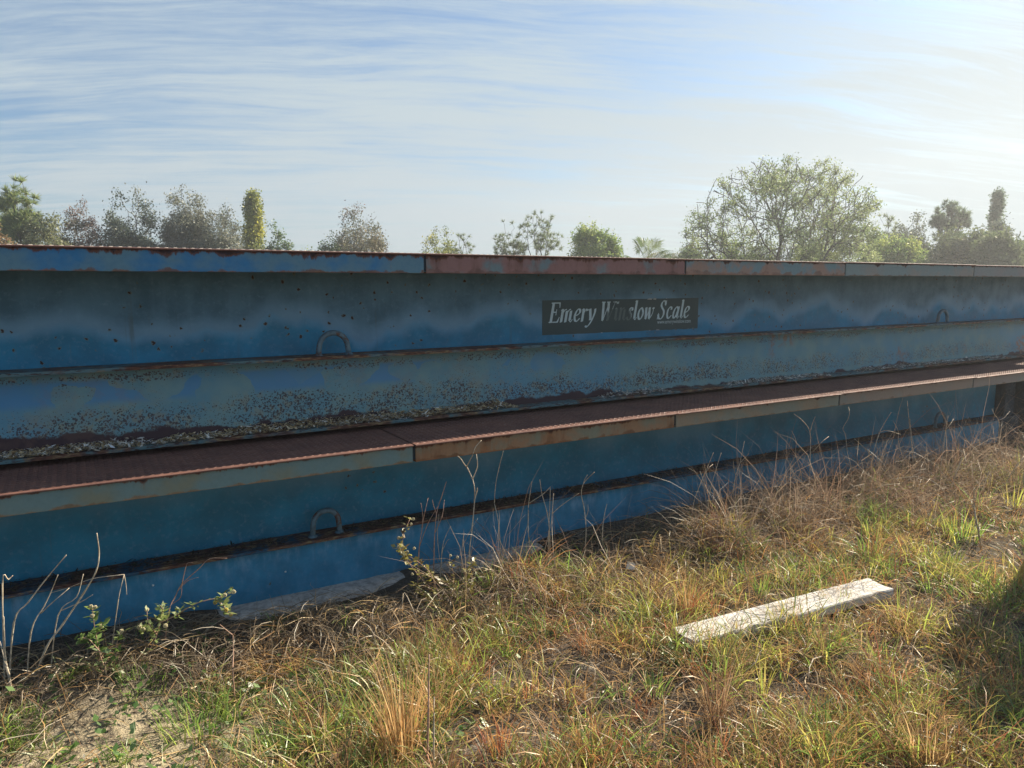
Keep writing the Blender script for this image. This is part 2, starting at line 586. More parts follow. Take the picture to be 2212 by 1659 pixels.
# a patch of pale dry sand near (0.1, 2.7)
dpt = t.vm('LENGTH', t.vm('MULTIPLY', t.vm('SUBTRACT', P, (0.05, 2.72, 0.0)), (1.0, 1.3, 0.0)), out=1)
sand = t.ss(t.m('ADD', dpt, t.m('MULTIPLY', t.m('SUBTRACT', c, 0.5), 0.9)), 0.66, 0.30)
base = t.mix(t.ss(a, 0.40, 0.60), (0.065, 0.050, 0.038), (0.13, 0.11, 0.09))
base = t.mix(t.ss(c, 0.45, 0.72, 0.0, 0.7), base, (0.045, 0.034, 0.025))
bare = t.m('MULTIPLY', t.ss(t.noise(P, 2.3, 4.0, 0.6), 0.58, 0.66), t.ss(c, 0.40, 0.60))
base = t.mix(t.m('MULTIPLY', bare, 0.85), base, (0.30, 0.275, 0.23))
base = t.mix(t.m('MULTIPLY', t.m('MULTIPLY', sand, t.ss(c, 0.36, 0.56)), 0.8), base, (0.50, 0.42, 0.28))
base = t.mix(t.ss(g, 0.55, 0.8, 0.0, 0.5), base, (0.36, 0.33, 0.27))
t.s(b.inputs['Base Color'], base)
b.inputs['Roughness'].default_value = 0.95
b.inputs['Specular IOR Level'].default_value = 0.15
bump(t, b, t.m('ADD', t.m('MULTIPLY', c, 1.0), t.m('MULTIPLY', g, 0.4)), 0.9, 0.02)


# ------------------------------------------------------------------ ground
def vnoise(x, y, seed=0, octaves=3):
    """value noise on arrays"""
    x = np.asarray(x, float)
    y = np.asarray(y, float)
    out = np.zeros_like(x)
    amp, tot = 1.0, 0.0
    for o in range(octaves):
        xi, yi = np.floor(x), np.floor(y)
        fx, fy = x - xi, y - yi
        fx = fx * fx * (3 - 2 * fx)
        fy = fy * fy * (3 - 2 * fy)

        def hsh(a, b):
            h = np.sin(a * 127.1 + b * 311.7 + seed * 17.3 + o * 9.1) * 43758.5453
            return h - np.floor(h)
        v = (hsh(xi, yi) * (1 - fx) + hsh(xi + 1, yi) * fx) * (1 - fy) + (hsh(xi, yi + 1) * (1 - fx) + hsh(xi + 1, yi + 1) * fx) * fy
        out += v * amp
        tot += amp
        amp *= 0.5
        x, y = x * 2.03 + 5.2, y * 2.03 + 1.7
    return out / tot


def gz(x, y):
    """ground height"""
    x = np.asarray(x, float)
    y = np.asarray(y, float)
    near = np.exp(-((y - 2.4) / 3.5) ** 2)
    h = -0.035 + (vnoise(x * 1.3, y * 1.3, 1) - 0.5) * 0.09 * near + (vnoise(x * 5, y * 5, 2) - 0.5) * 0.035 * near
    # drooping thatch mounds along the foot of the scale
    mnd = 0.035 + 0.085 * np.clip(vnoise(x * 2.1, x * 0 + 3, 5, 2) * 1.6 - 0.35, 0, 1)
    h = h + mnd * np.exp(-((y - 3.22 - 0.10 * np.sin(x * 3.1)) / 0.17) ** 2) * (x > -3) * (x < 12)
    # beside the slab: washed out in two places, heaped against it elsewhere
    gap = np.clip(np.exp(-((x - 1.0) / 0.48) ** 4) + np.exp(-((x - 2.02) / 0.40) ** 4), 0, 1)
    t_ = np.clip((y - 3.34) / 0.16, 0, 1)
    h = h * (1 - t_) + t_ * (0.010 + 0.020 * vnoise(x * 3, y * 3, 21, 2) - 0.075 * gap)
    h = np.where(y > 3.9, -0.1, h)
    return h


def axis(fine0, fine1, step, far):
    a = list(np.arange(fine0, fine1 + 1e-6, step))
    s, v = step, fine1
    while v < far:
        s *= 1.35
        v += s
        a.append(v)
    s, v = step, fine0
    while v > -far:
        s *= 1.35
        v -= s
        a.insert(0, v)
    return np.array(a)


gx, gy = axis(-1.5, 10, 0.05, 900), axis(-0.5, 4.2, 0.05, 900)
GX, GY = np.meshgrid(gx, gy, indexing='ij')
GV = np.stack([GX, GY, gz(GX, GY)], -1).reshape(-1, 3)
ny = len(gy)
ii = (np.arange(len(gx) - 1)[:, None] * ny + np.arange(ny - 1)[None]).ravel()
GF = np.stack([ii, ii + ny, ii + ny + 1, ii + 1], -1)
tag(mesh_np('ground', GV, GF, M_SOIL, smooth=True), kind='structure')

# ------------------------------------------------------------------ the two stacked weighbridge modules
M_DECK = rust_metal('rusted_deck_plate', (0.125, 0.062, 0.052), (0.20, 0.098, 0.074), (0.30, 0.23, 0.18), 0.22, 5.0)
M_TREADU = rust_metal('glint_tread', (0.30, 0.27, 0.25), (0.42, 0.38, 0.35), (0.30, 0.22, 0.18), 0.2, 9.0)  # pale colour stands in for the sun glint along the upper deck edge
M_TREADL = rust_metal('rubbed_rusty_tread', (0.135, 0.068, 0.055), (0.21, 0.11, 0.085), (0.38, 0.30, 0.24), 0.24, 6.0)
M_LIP = lip_paint('flange_paint')
M_LIPD = lip_paint('flange_paint_dark', (0.014, 0.075, 0.14))
M_DARK = rust_metal('dark_painted_steel', (0.018, 0.026, 0.036), (0.030, 0.050, 0.070), (0.07, 0.06, 0.05), 0.1)
M_ROD = simple('lifting_eye_paint', (0.10, 0.165, 0.20), 0.6, 0.25, 30.0)
rt = NT(M_ROD.node_tree)
rb = M_ROD.node_tree.nodes['Principled BSDF']
rs = rb.inputs['Base Color'].links[0].from_socket
rt.s(rb.inputs['Base Color'], rt.mix(rt.ss(rt.noise(obj_coord(rt), 16.0, 4.0, 0.65), 0.53, 0.60), rs, (0.11, 0.055, 0.040)))


def plate_profile(w, th=0.009, r=0.0045):
    """deck plate with a worn, rounded outer edge (y from 0 inwards)"""
    pr = [(w, 0), (w, -th)]
    for k in range(5):
        a = -math.pi / 2 + k * math.pi / 8
        pr.append((r - r * math.cos(a), -th + r + r * math.sin(a)) if False else (r - r * math.cos(a), -th / 2 + (th / 2) * math.sin(a)))
    for k in range(1, 5):
        a = k * math.pi / 8
        pr.append((r - r * math.cos(a), -th / 2 + (th / 2) * math.sin(a)))
    return pr


def lugs(x0, x1, ydepth, zt, px=0.036, y0=0.008, P_LUG=0.0022):
    """raised diamond treads"""
    V, F = [], []
    nx = int((x1 - x0) / px)
    ny_ = int(ydepth / px)
    for i in range(nx):
        for j in range(ny_):
            for s in (0, 1):
                cx = x0 + (i + 0.5 + 0.5 * s) * px
                cy = y0 + (j + 0.35 + 0.5 * s) * px
                if cx > x1 - 0.012:
                    continue
                a = R(38) if s == 0 else R(-52)
                L_, w_, h_ = 0.015, 0.0055, P_LUG
                c_, s_ = math.cos(a), math.sin(a)
                o = len(V)
                for (u, v_) in ((-L_, 0), (0, -w_), (L_, 0), (0, w_)):
                    V.append((cx + u * c_ - v_ * s_, cy + u * s_ + v_ * c_, zt - 0.0003))
                for (u, v_) in ((-L_ * 0.45, 0), (L_ * 0.45, 0)):
                    V.append((cx + u * c_ - v_ * s_, cy + u * s_ + v_ * c_, zt + h_))
                F += [(o, o + 1, o + 4), (o + 1, o + 5, o + 4), (o + 1, o + 2, o + 5), (o + 2, o + 3, o + 5), (o + 3, o + 4, o + 5), (o + 3, o, o + 4)]
    return V, F


def module(name, loc, rz, P):
    root = empty(name, loc, rz)
    xs = P['joints']
    x0, x1 = xs[0], xs[-1]
    Wd = 3.15                                  # full width of the platform
    hb = P['band']
    # deck plates with the edge band under each
    for k in range(len(xs) - 1):
        a, b_ = xs[k], xs[k + 1]
        pr, dzp = P['proud'][k]
        m = MB()
        m.profile_x([(y - pr, z + dzp) for y, z in plate_profile(Wd + pr)], a + 0.004, b_ - 0.003)
        pl = m.build('deck_plate', M_DECK, root)
        V, F = lugs(a + 0.006, b_ - 0.006, P['lugdepth'], dzp, P_LUG=P.get('lug', 0.0026), y0=P.get('lugy', 0.016))
        V = [(x, y - pr, z) for x, y, z in V]
        mt = MB()
        mt.add(V, F)
        mt.build('tread_pattern', P.get('treadmat', M_DECK), pl)
        bm_ = MB()
        g0, g1 = P['gap']
        yb = P['bandy']
        bm_.box(a + g0, b_ - g1, yb, yb + 0.007, -hb, -0.0095)
        bm_.box(a + g0, b_ - g1, yb + 0.007, yb + 0.05, -hb, -hb + 0.007)
        bm_.build('edge_band', P['bandmats'][k], root, bevel=0.002)
        if k:
            MB().box(a - g1 - 0.002, a + g0 + 0.002, yb + 0.008, yb + 0.016, -hb + 0.012, -0.01).build('splice_plate', M_DARK, root)
    # cross members under the deck
    for k in range(int((x1 - x0) / 0.92)):
        xc = x0 + 0.5 + k * 0.92
        if xc < P['web_end']:
            MB().box(xc, xc + 0.01, yb + 0.052, P['wy'] - 0.002, -hb + 0.02, -0.0095).build('deck_rib', P['webmat'], root)
    wy, zf, zb, fy, cy = P['wy'], P['zf'], P['zb'], P['fy'], P['cy']
    we, ce = P['web_end'], P['chan_end']
    MB().box(x0, we, wy, wy + 0.012, zf, -0.0095).build('main_web', P['webmat'], root)
    # channel: top flange (carries the lifting eyes), recessed face, bottom flange
    MB().box(x0, ce, fy, wy + 0.05, zf - P['ft'], zf - 0.0005).build('upper_flange', P['lipmat'], root, bevel=0.002)
    MB().box(x0, ce, cy, cy + 0.012, zb + 0.0175, zf - P['ft'] - 0.0005).build('channel_face', P['chanmat'], root)
    MB().box(x0, ce, fy, wy + 0.05, zb, zb + 0.017).build('lower_flange', P['lipmat'], root, bevel=0.002)
    # far girder and end frames close the box
    MB().box(x0, we, Wd - wy, Wd - wy + 0.012, zf, -0.0095).build('far_web', P['webmat'], root)
    MB().box(x0, ce, Wd - wy - 0.05, Wd - fy, zb, zf - 0.0005).build('far_channel', P['lipmat'], root)
    MB().box(we + 0.001, we + 0.016, wy - 0.16, Wd - wy + 0.16, zf + 0.02, -0.0095).build('end_plate', M_DARK, root)
    for (cxl, hh, hw, rr) in P['eyes']:
        pts = []
        ey = (fy + wy) / 2 - 0.02
        n = 14
        r_arc = hw
        for s in (0.0, 0.5):
            pts.append((cxl - hw * 1.06 + s * 0.004, ey, zf + (hh - r_arc) * s))
        for k in range(n + 1):
            a = math.pi - k * math.pi / n
            pts.append((cxl + hw * math.cos(a), ey, zf + hh - r_arc - rr + (r_arc) * math.sin(a)))
        for s in (0.5, 0.0):
            pts.append((cxl + hw * 1.06 - s * 0.004, ey, zf + (hh - r_arc) * s))
        e = MB()
        e.tube(pts, rr, 12)
        eye = e.build('lifting_eye', M_ROD, root, smooth=True)
        for sx in (-1, 1):
            wl = MB()
            wl.lathe([(rr * 1.75, 0.0), (rr * 1.5, 0.006), (rr * 1.05, 0.013)], (cxl + sx * hw * 1.06, ey, zf - 0.0004), 14)
            wl.build('weld_collar', M_ROD, eye, smooth=True)
    return root


sl_ = 0.0105
D0 = 3.60
web_u = web_paint('upper_web_paint', -0.425, -0.385, 0.62, 0.85, top=(0.099, 0.220, 0.305))
chan_u = channel_paint('channel_pitted_paint', -0.548, -0.917)
BU = [
    band_paint('band_blue', (0.041, 0.194, 0.404), (0.128, 0.247, 0.314), 0.42, 0.62, 0.15, 0.42, 0.45, 0.102, 0.0),
    band_paint('band_blue_streaked', (0.045, 0.202, 0.404), (0.128, 0.247, 0.314), 0.40, 0.60, 0.22, 0.45, 0.35, 0.102, 3.0),
    band_paint('band_red_rust', (0.299, 0.158, 0.143), (0.172, 0.247, 0.261), 0.52, 0.66, 0.62, 0.40, 0.60, 0.102, 0.0, (0.284, 0.149, 0.120)),
    band_paint('band_patchy_rust', (0.187, 0.276, 0.299), (0.359, 0.224, 0.172), 0.48, 0.60, 0.45, 0.20, 0.80, 0.102, 5.0, (0.374, 0.209, 0.149)),
    band_paint('band_grey', (0.224, 0.284, 0.284), (0.299, 0.269, 0.239), 0.45, 0.7, 0.15, 0.12, 0.25, 0.102, 8.0, (0.329, 0.239, 0.179)),
    band_paint('band_grey_pale', (0.254, 0.276, 0.269), (0.299, 0.269, 0.254), 0.45, 0.7, 0.1, 0.12, 0.2, 0.102, 17.0, (0.329, 0.239, 0.179)),
    band_paint('band_grey_end', (0.254, 0.276, 0.269), (0.299, 0.269, 0.254), 0.45, 0.7, 0.1, 0.12, 0.2, 0.102, 11.0, (0.329, 0.239, 0.179)),
]
upper = module('weighbridge_module', (0, D0, 1.745), sl_, dict(
    joints=[-2.03, -0.36, 1.622, 3.49, 5.175, 7.04, 8.85, 9.58], band=0.103, bandy=0.011,
    proud=[(0, 0), (0, 0), (0.0, 0.0), (0.0, 0), (0.0, 0.003), (0, 0), (0, 0)],
    lugdepth=0.16, lug=0.0026, lugy=0.008, treadmat=M_TREADU, gap=(0.007, 0.007), bandmats=BU, webmat=web_u, chanmat=chan_u, lipmat=M_LIP,
    wy=0.390, zf=-0.538, zb=-0.934, fy=0.230, cy=0.320, ft=0.017, web_end=9.40, chan_end=9.48,
    eyes=[(1.205, 0.134, 0.078, 0.0145), (7.10, 0.134, 0.078, 0.0145)]))
tag(upper, 'upper blue steel weighbridge module with the lettered decal, stacked on top of the other one', 'weighbridge', 'weighbridge modules stacked in two layers')

web_l = web_paint('lower_web_paint', -0.30, -0.10, 0.50, 0.15, top=(0.064, 0.220, 0.298), low=(0.017, 0.159, 0.256), seed=20.0)
chan_l = web_paint('lower_channel_paint', 1.0, 2.0, 0.1, 0.05, low=(0.036, 0.195, 0.318), lowchalk=0.55, seed=40.0)
TG = (0.158, 0.232, 0.224)
BL = [
    band_paint('band_teal', TG, (0.179, 0.224, 0.179), 0.4, 0.7, 0.30, 0.22, 0.35, 0.085, 1.0),
    band_paint('band_teal_stained', (0.164, 0.247, 0.247), (0.224, 0.224, 0.158), 0.45, 0.7, 0.33, 0.20, 0.25, 0.085, 2.0, (0.359, 0.209, 0.105)),
    band_paint('band_orange_rust', (0.224, 0.232, 0.172), (0.329, 0.187, 0.105), 0.42, 0.60, 0.62, 0.50, 0.30, 0.085, 7.0),
    band_paint('band_tan', (0.239, 0.247, 0.202), (0.314, 0.239, 0.164), 0.45, 0.65, 0.35, 0.16, 0.20, 0.085, 9.0, (0.359, 0.239, 0.149)),
    band_paint('band_brown', (0.299, 0.232, 0.187), (0.239, 0.239, 0.209), 0.5, 0.7, 0.3, 0.14, 0.15, 0.085, 12.0, (0.329, 0.224, 0.164)),
    band_paint('band_brown_end', (0.299, 0.254, 0.224), (0.254, 0.254, 0.224), 0.5, 0.7, 0.2, 0.14, 0.1, 0.085, 15.0, (0.329, 0.224, 0.164)),
    band_paint('band_brown_far', (0.299, 0.254, 0.224), (0.254, 0.254, 0.224), 0.5, 0.7, 0.2, 0.14, 0.1, 0.085, 18.0, (0.329, 0.224, 0.164)),
]
lower = module('weighbridge_module', (0, 3.4, 0.7806), 0.0, dict(
    joints=[-2.1, -0.42, 1.445, 3.215, 4.835, 6.65, 8.42, 10.2], band=0.092, bandy=0.012,
    proud=[(0, 0), (0, 0), (0.016, 0.003), (0.018, 0.001), (0.012, 0.003), (0.018, 0.0), (0.018, 0)],
    lugdepth=0.56, treadmat=M_TREADL, gap=(0.012, 0.004), bandmats=BL, webmat=web_l, chanmat=chan_l, lipmat=M_LIPD,
    wy=0.455, zf=-0.512, zb=-0.86, fy=0.30, cy=0.345, ft=0.017, web_end=8.28, chan_end=7.84,
    eyes=[(1.085, 0.146, 0.068, 0.0145), (6.82, 0.146, 0.075, 0.0145)]))
tag(lower, 'lower blue steel weighbridge module resting on concrete, its rusty tread deck showing', 'weighbridge', 'weighbridge modules stacked in two layers')
# load-cell stand under the end of the lower module
st = MB()
st.box(7.86, 8.22, 0.34, 0.72, -0.82, -0.52)
st.box(7.95, 8.14, 0.36, 0.60, -0.52, -0.10)
st.build('support_stand', M_DARK, lower, bevel=0.006)
st = MB()
st.box(8.7, 8.9, 0.10, 2.9, -0.82, -0.10)
st.build('dark_filler_beam', M_DARK, lower, bevel=0.006)  # dark filler added where the space under the deck end lies in shade

# dunnage between the modules
for k, (xa, ya) in enumerate(((0.6, 3.98), (3.9, 4.0), (7.2, 4.02))):
    o = MB().box(-0.07, 0.07, 0.0, 2.3, 0, 0.0245).build('timber_spacer', simple('grey_timber_%s' % 'abc'[k], (0.10, 0.085, 0.07), 0.9, 0.3, 14.0), None)
    o.location = (xa, ya, 0.7835)
    tag(o, ['flat timber spacer between the stacked modules behind the near lifting eye', 'flat timber spacer between the stacked modules below the decal', 'flat timber spacer between the stacked modules towards the right end'][k], 'timber', 'timber spacers between the modules')

# concrete slab under the lower module, with a broken front edge
rng = np.random.default_rng(5)
nx = 260
xx = np.linspace(-2.2, 10.4, nx)
yo = 3.625 + (vnoise(xx * 1.4, xx * 0, 8) - 0.5) * 0.07 + (vnoise(xx * 14, xx * 0, 9) - 0.5) * 0.02
rows = []
for dy_, zv, nz in ((0.0, -0.13, 0.0), (-0.004, -0.055, 0.010), (0.002, -0.012, 0.012), (0.018, 0.0, 0.007), (0.06, 0.004, 0.005), (0.3, 0.003, 0.003), (3.2, 0.0, 0.0), (3.2, -0.13, 0.0)):
    rows.append(np.stack([xx, yo + dy_ + (rng.random(nx) - 0.5) * nz, np.full(nx, zv - 0.018) + (rng.random(nx) - 0.5) * nz], -1))
SV = np.concatenate(rows)
nr = len(rows)
SF = []
for r_ in range(nr):
    q = (r_ + 1) % nr
    i = np.arange(nx - 1)
    SF.append(np.stack([r_ * nx + i, r_ * nx + i + 1, q * nx + i + 1, q * nx + i], -1))
slab = mesh_np('concrete_slab', SV, np.concatenate(SF), M_CONC)
tag(slab, 'rough grey concrete slab edge under the lower module, half hidden by dead grass', 'slab')

# ------------------------------------------------------------------ decal and lettering (part of the upper module)
M_DEC, t, b = new_mat('decal_vinyl')
P = obj_coord(t)
a = t.noise(P, 3.0, 5.0, 0.6)
c = t.noise(P, 40.0, 4.0, 0.6)
base = t.mix(t.ss(a, 0.3, 0.7), (0.030, 0.062, 0.066), (0.042, 0.080, 0.082))
base = t.mix(t.ss(c, 0.62, 0.75, 0, 0.35), base, (0.10, 0.14, 0.14))
t.s(b.inputs['Base Color'], base)
b.inputs['Roughness'].default_value = 0.5
M_LET, t, b = new_mat('decal_letters')
P = obj_coord(t)
x, y, z = t.xyz(P)
fadex = t.m('MULTIPLY', t.ss(x, 3.08, 3.22), t.ss(x, 3.40, 3.30))
fz = t.ss(z, 1.43 - 1.743, 1.36 - 1.743)
nz_ = t.noise(t.vec(t.m('MULTIPLY', x, 3.0), 0.0, t.m('MULTIPLY', z, 1.0)), 22.0, 4.0, 0.6)
wear = t.m('ADD', t.m('MULTIPLY', t.m('MULTIPLY', fadex, t.m('ADD', 0.5, fz)), 0.85), t.m('MULTIPLY', t.m('SUBTRACT', nz_, 0.5), 0.9))
wmask = t.ss(wear, 0.30, 0.62)
dirt = t.ss(t.noise(t.vec(t.m('MULTIPLY', x, 2.0), 0.0, z), 30.0, 4.0, 0.6), 0.50, 0.7, 0.0, 0.5)
lc = t.mix(dirt, (0.56, 0.70, 0.74), (0.36, 0.42, 0.39))
t.s(b.inputs['Base Color'], t.mix(t.m('MULTIPLY', wmask, 0.88), lc, (0.045, 0.082, 0.085)))
b.inputs['Roughness'].default_value = 0.5

dx0, dx1, dzt, dzb = 2.615, 4.0, 1.478 - 1.745, 1.253 - 1.745
dec_y = 0.390 - 0.0015
nseg = 60
xs_ = np.linspace(dx0, dx1, nseg)
top_ = dzt + 0.003 * (vnoise(xs_ * 30, xs_ * 0, 3) - 0.5)
bot_ = dzb + 0.006 * (vnoise(xs_ * 22, xs_ * 0, 4) - 0.5)
DV = np.concatenate([np.stack([xs_, np.full(nseg, dec_y), top_], -1), np.stack([xs_, np.full(nseg, dec_y), bot_], -1)])
i = np.arange(nseg - 1)
decal = mesh_np('decal', DV, np.stack([i + nseg, i + nseg + 1, i + 1, i], -1), M_DEC, upper)
chip_mat = simple('peeled_vinyl', (0.42, 0.44, 0.42), 0.7, 0.3)
for (fx_, fz_, ww, hh) in ((0.655, 0.985, 0.05, 0.010), (0.69, 0.99, 0.03, 0.014), (0.77, 1.0, 0.012, 0.003), (0.35, 0.0, 0.018, 0.004), (0.66, 0.01, 0.02, 0.003), (0.715, 0.012, 0.035, 0.005), (0.84, 0.01, 0.008, 0.003), (0.93, 0.01, 0.01, 0.003), (0.965, 0.015, 0.012, 0.004)):
    xc, zc = dx0 + fx_ * (dx1 - dx0), dzb + fz_ * (dzt - dzb)
    MB().add([(xc - ww / 2, dec_y - 0.0012, zc - hh * 0.3), (xc + ww * 0.4, dec_y - 0.0012, zc - hh * 0.5), (xc + ww / 2, dec_y - 0.0012, zc + hh * 0.4), (xc - ww * 0.2, dec_y - 0.0012, zc + hh * 0.5)], [(0, 1, 2, 3)]).build('peeled_edge', chip_mat, decal)

G = {
    'E': (0.64, [('T', [(.15, 0), (.15, .75)]), ('t', [(.03, .735), (.54, .735)]), ('t', [(.53, .74), (.545, .56)]), ('t', [(.49, .74), (.545, .60)]), ('t', [(.15, .39), (.38, .39)]), ('t', [(.38, .49), (.38, .28)]), ('t', [(.03, .015), (.55, .015)]), ('t', [(.55, .015), (.60, .20)]), ('t', [(.49, .015), (.59, .16)])]),
    'm': (0.80, [('t', [(.02, .45), (.11, .5)]), ('T', [(.11, .49), (.11, 0)]), ('t', [(.12, .30), (.22, .45), (.33, .49)]), ('T', [(.36, .43), (.36, 0)]), ('t', [(.37, .30), (.47, .45), (.57, .49)]), ('T', [(.61, .43), (.61, .06)]), ('t', [(.60, .05), (.68, .01), (.76, .10)])]),
    'n': (0.55, [('t', [(.02, .45), (.11, .5)]), ('T', [(.11, .49), (.11, 0)]), ('t', [(.12, .30), (.22, .45), (.33, .49)]), ('T', [(.36, .43), (.36, .06)]), ('t', [(.35, .05), (.43, .01), (.51, .10)])]),
    'r': (0.42, [('t', [(.02, .45), (.11, .5)]), ('T', [(.11, .49), (.11, 0)]), ('t', [(.12, .28), (.22, .44), (.31, .49)]), ('T', [(.33, .47), (.34, .41)])]),
    'e': (0.46, [('c', [(.09, .24), (.24, .27), (.36, .36), (.34, .46), (.24, .49), (.13, .40), (.08, .22), (.13, .06), (.24, .02), (.39, .13)])]),
    'y': (0.50, [('T', [(.08, .49), (.13, .30), (.19, .05)]), ('c', [(.40, .49), (.40, .33), (.30, .08), (.16, -.12), (.02, -.22), (-.05, -.16)])]),
    'W': (0.90, [('T', [(.10, .74), (.20, 0.02)]), ('t', [(.21, .0), (.30, .25), (.45, .70)]), ('T', [(.42, .74), (.53, 0.02)]), ('t', [(.54, .0), (.68, .30), (.84, .73)]), ('t', [(.0, .735), (.21, .735)]), ('t', [(.32, .735), (.53, .735)]), ('t', [(.72, .735), (.94, .735)])]),
    'i': (0.28, [('t', [(.02, .45), (.11, .5)]), ('T', [(.11, .49), (.11, .06)]), ('t', [(.10, .05), (.17, .01), (.25, .10)]), ('T', [(.12, .66), (.12, .74)])]),
    's': (0.42, [('c', [(.33, .38), (.30, .48), (.20, .49), (.13, .41), (.17, .31), (.28, .20), (.28, .07), (.18, .01), (.09, .03), (.05, .13)])]),
    'l': (0.27, [('t', [(.03, .74), (.12, .78)]), ('T', [(.12, .77), (.12, .06)]), ('t', [(.11, .05), (.18, .01), (.26, .10)])]),
    'o': (0.49, [('c', [(.25, .49), (.12, .40), (.09, .18), (.20, .01), (.34, .10), (.38, .32), (.25, .49)])]),
    'w': (0.66, [('T', [(.07, .49), (.14, .03)]), ('t', [(.15, .0), (.31, .44)]), ('T', [(.30, .49), (.37, .03)]), ('t', [(.38, .0), (.54, .22), (.58, .44)]), ('T', [(.56, .48), (.57, .42)])]),
    'S': (0.60, [('c', [(.46, .58), (.44, .70), (.32, .75), (.20, .68), (.18, .56), (.28, .44), (.40, .33), (.42, .17), (.34, .03), (.20, .0), (.10, .06), (.06, .20)]), ('t', [(.50, .76), (.48, .54)]), ('t', [(.03, -.01), (.06, .24)])]),
    'c': (0.44, [('c', [(.34, .37), (.32, .46), (.22, .49), (.11, .38), (.08, .20), (.14, .05), (.24, .01), (.38, .13)])]),
    'a': (0.54, [('c', [(.37, .42), (.26, .49), (.12, .36), (.09, .15), (.15, .02), (.26, .07), (.38, .32)]), ('T', [(.41, .49), (.37, .06)]), ('t', [(.36, .05), (.44, .01), (.51, .10)])]),
    ' ': (0.26, []),
}


def catmull(pts, n=6):
    P_ = [np.array(p, float) for p in pts]
    P_ = [2 * P_[0] - P_[1]] + P_ + [2 * P_[-1] - P_[-2]]
    out = []
    for i_ in range(1, len(P_) - 2):
        a_, b__, c_, d_ = P_[i_ - 1:i_ + 3]
        for k in range(n):
            s = k / n
            out.append(0.5 * ((2 * b__) + (-a_ + c_) * s + (2 * a_ - 5 * b__ + 4 * c_ - d_) * s * s + (-a_ + 3 * b__ - 3 * c_ + d_) * s ** 3))
    out.append(P_[-2])
    return out


def lettering(text, x0_, z0_, width, em, slant=0.24):
    adv = sum(G[ch][0] for ch in text)
    sx = width / adv
    V, F = [], []
    cur = 0.0
    lay = 0

    def quad(pts):
        nonlocal lay
        o = len(V)
        lay += 1
        yy = dec_y - 0.0012 - (lay % 40) * 0.00004
        for (gx_, gy_) in pts:
            V.append((x0_ + (cur + gx_ + gy_ * slant * em / sx * 0.8) * sx, yy, z0_ + gy_ * em))
        F.append((o, o + 1, o + 2, o + 3))
    for ch in text:
        a_, strokes = G[ch]
        for kind, pts in strokes:
            pp = catmull(pts) if (kind == 'c' or len(pts) > 2) else [np.array(p, float) for p in pts]
            N = np.array((0.072, 0.014)) if kind == 'T' else np.array((0.060, 0.016))
            for k in range(len(pp) - 1):
                p, q_ = pp[k], pp[k + 1]
                d = (q_ - p) / (np.linalg.norm(q_ - p) + 1e-9)
                nn = np.array((-d[1], d[0])) * 0.021
                if kind != 't':
                    quad([p - N, q_ - N, q_ + N, p + N])
                quad([p - nn - d * 0.006, q_ - nn + d * 0.006, q_ + nn + d * 0.006, p + nn - d * 0.006])
        cur += a_
    return V, F


lt = MB()
lt.add(*lettering('Emery Winslow Scale', dx0 + 0.045, dzb + 0.080, 1.245, 0.172))
lt.build('lettering', M_LET, decal)
tcv = bpy.data.curves.new('web_address', 'FONT')
tcv.body = 'www.emerywinslow.com'
tcv.size = 1.0
tcv.offset = 0.006
to = bpy.data.objects.new('tmp', tcv)
COL.objects.link(to)
bpy.context.view_layer.update()
tm = bpy.data.meshes.new_from_object(to.evaluated_get(bpy.context.evaluated_depsgraph_get()))
COL.objects.unlink(to)
bpy.data.objects.remove(to)
tm.name = 'web_address'
co = np.zeros(len(tm.vertices) * 3, np.float32)
tm.vertices.foreach_get('co', co)
co = co.reshape(-1, 3)
wtxt = co[:, 0].max()
co2 = np.stack([dx0 + 0.985 + co[:, 0] * (0.325 / wtxt), np.full(len(co), dec_y - 0.0014), dzb + 0.046 + co[:, 1] * 0.040], -1).astype(np.float32)
tm.vertices.foreach_set('co', co2.ravel())
tm.update()
tm.materials.clear()
tm.materials.append(simple('address_letters', (0.50, 0.60, 0.62), 0.5, 0.15))
link(bpy.data.objects.new('web_address', tm), decal)

# ------------------------------------------------------------------ litter lying on the flanges
M_LIT = leafy('dry_litter', 0.15, 0.03)


def flakes(rng, n, pos_fn, size, cols, flat=0.5):
    C_ = pos_fn(n)
    n = len(C_)
    a = rng.random(n) * 2 * np.pi
    tilt = rng.normal(0, flat, n)
    L_ = size * (0.5 + rng.random(n))
    L_ = L_ * np.exp(rng.normal(0, 0.45, n))
    w_ = np.minimum(L_ * (0.08 + 0.40 * rng.random(n)), size * 0.6)
    u = np.stack([np.cos(a), np.sin(a), np.sin(tilt) * 0.8], -1)
    v = np.stack([-np.sin(a), np.cos(a), rng.normal(0, flat, n)], -1)
    u *= (L_ / 2)[:, None]
    v *= (w_ / 2)[:, None]
    V = np.stack([C_ - u, C_ - v, C_ + u, C_ + v], 1)
    V[:, :, 2] = np.maximum(V[:, :, 2], C_[:, 2][:, None] - size * 0.25)
    F = np.arange(n * 4).reshape(n, 4)
    ci = cols[rng.integers(0, len(cols), n)] * (0.7 + 0.6 * rng.random((n, 1)))
    return V.reshape(-1, 3), F, np.repeat(ci, 4, 0)


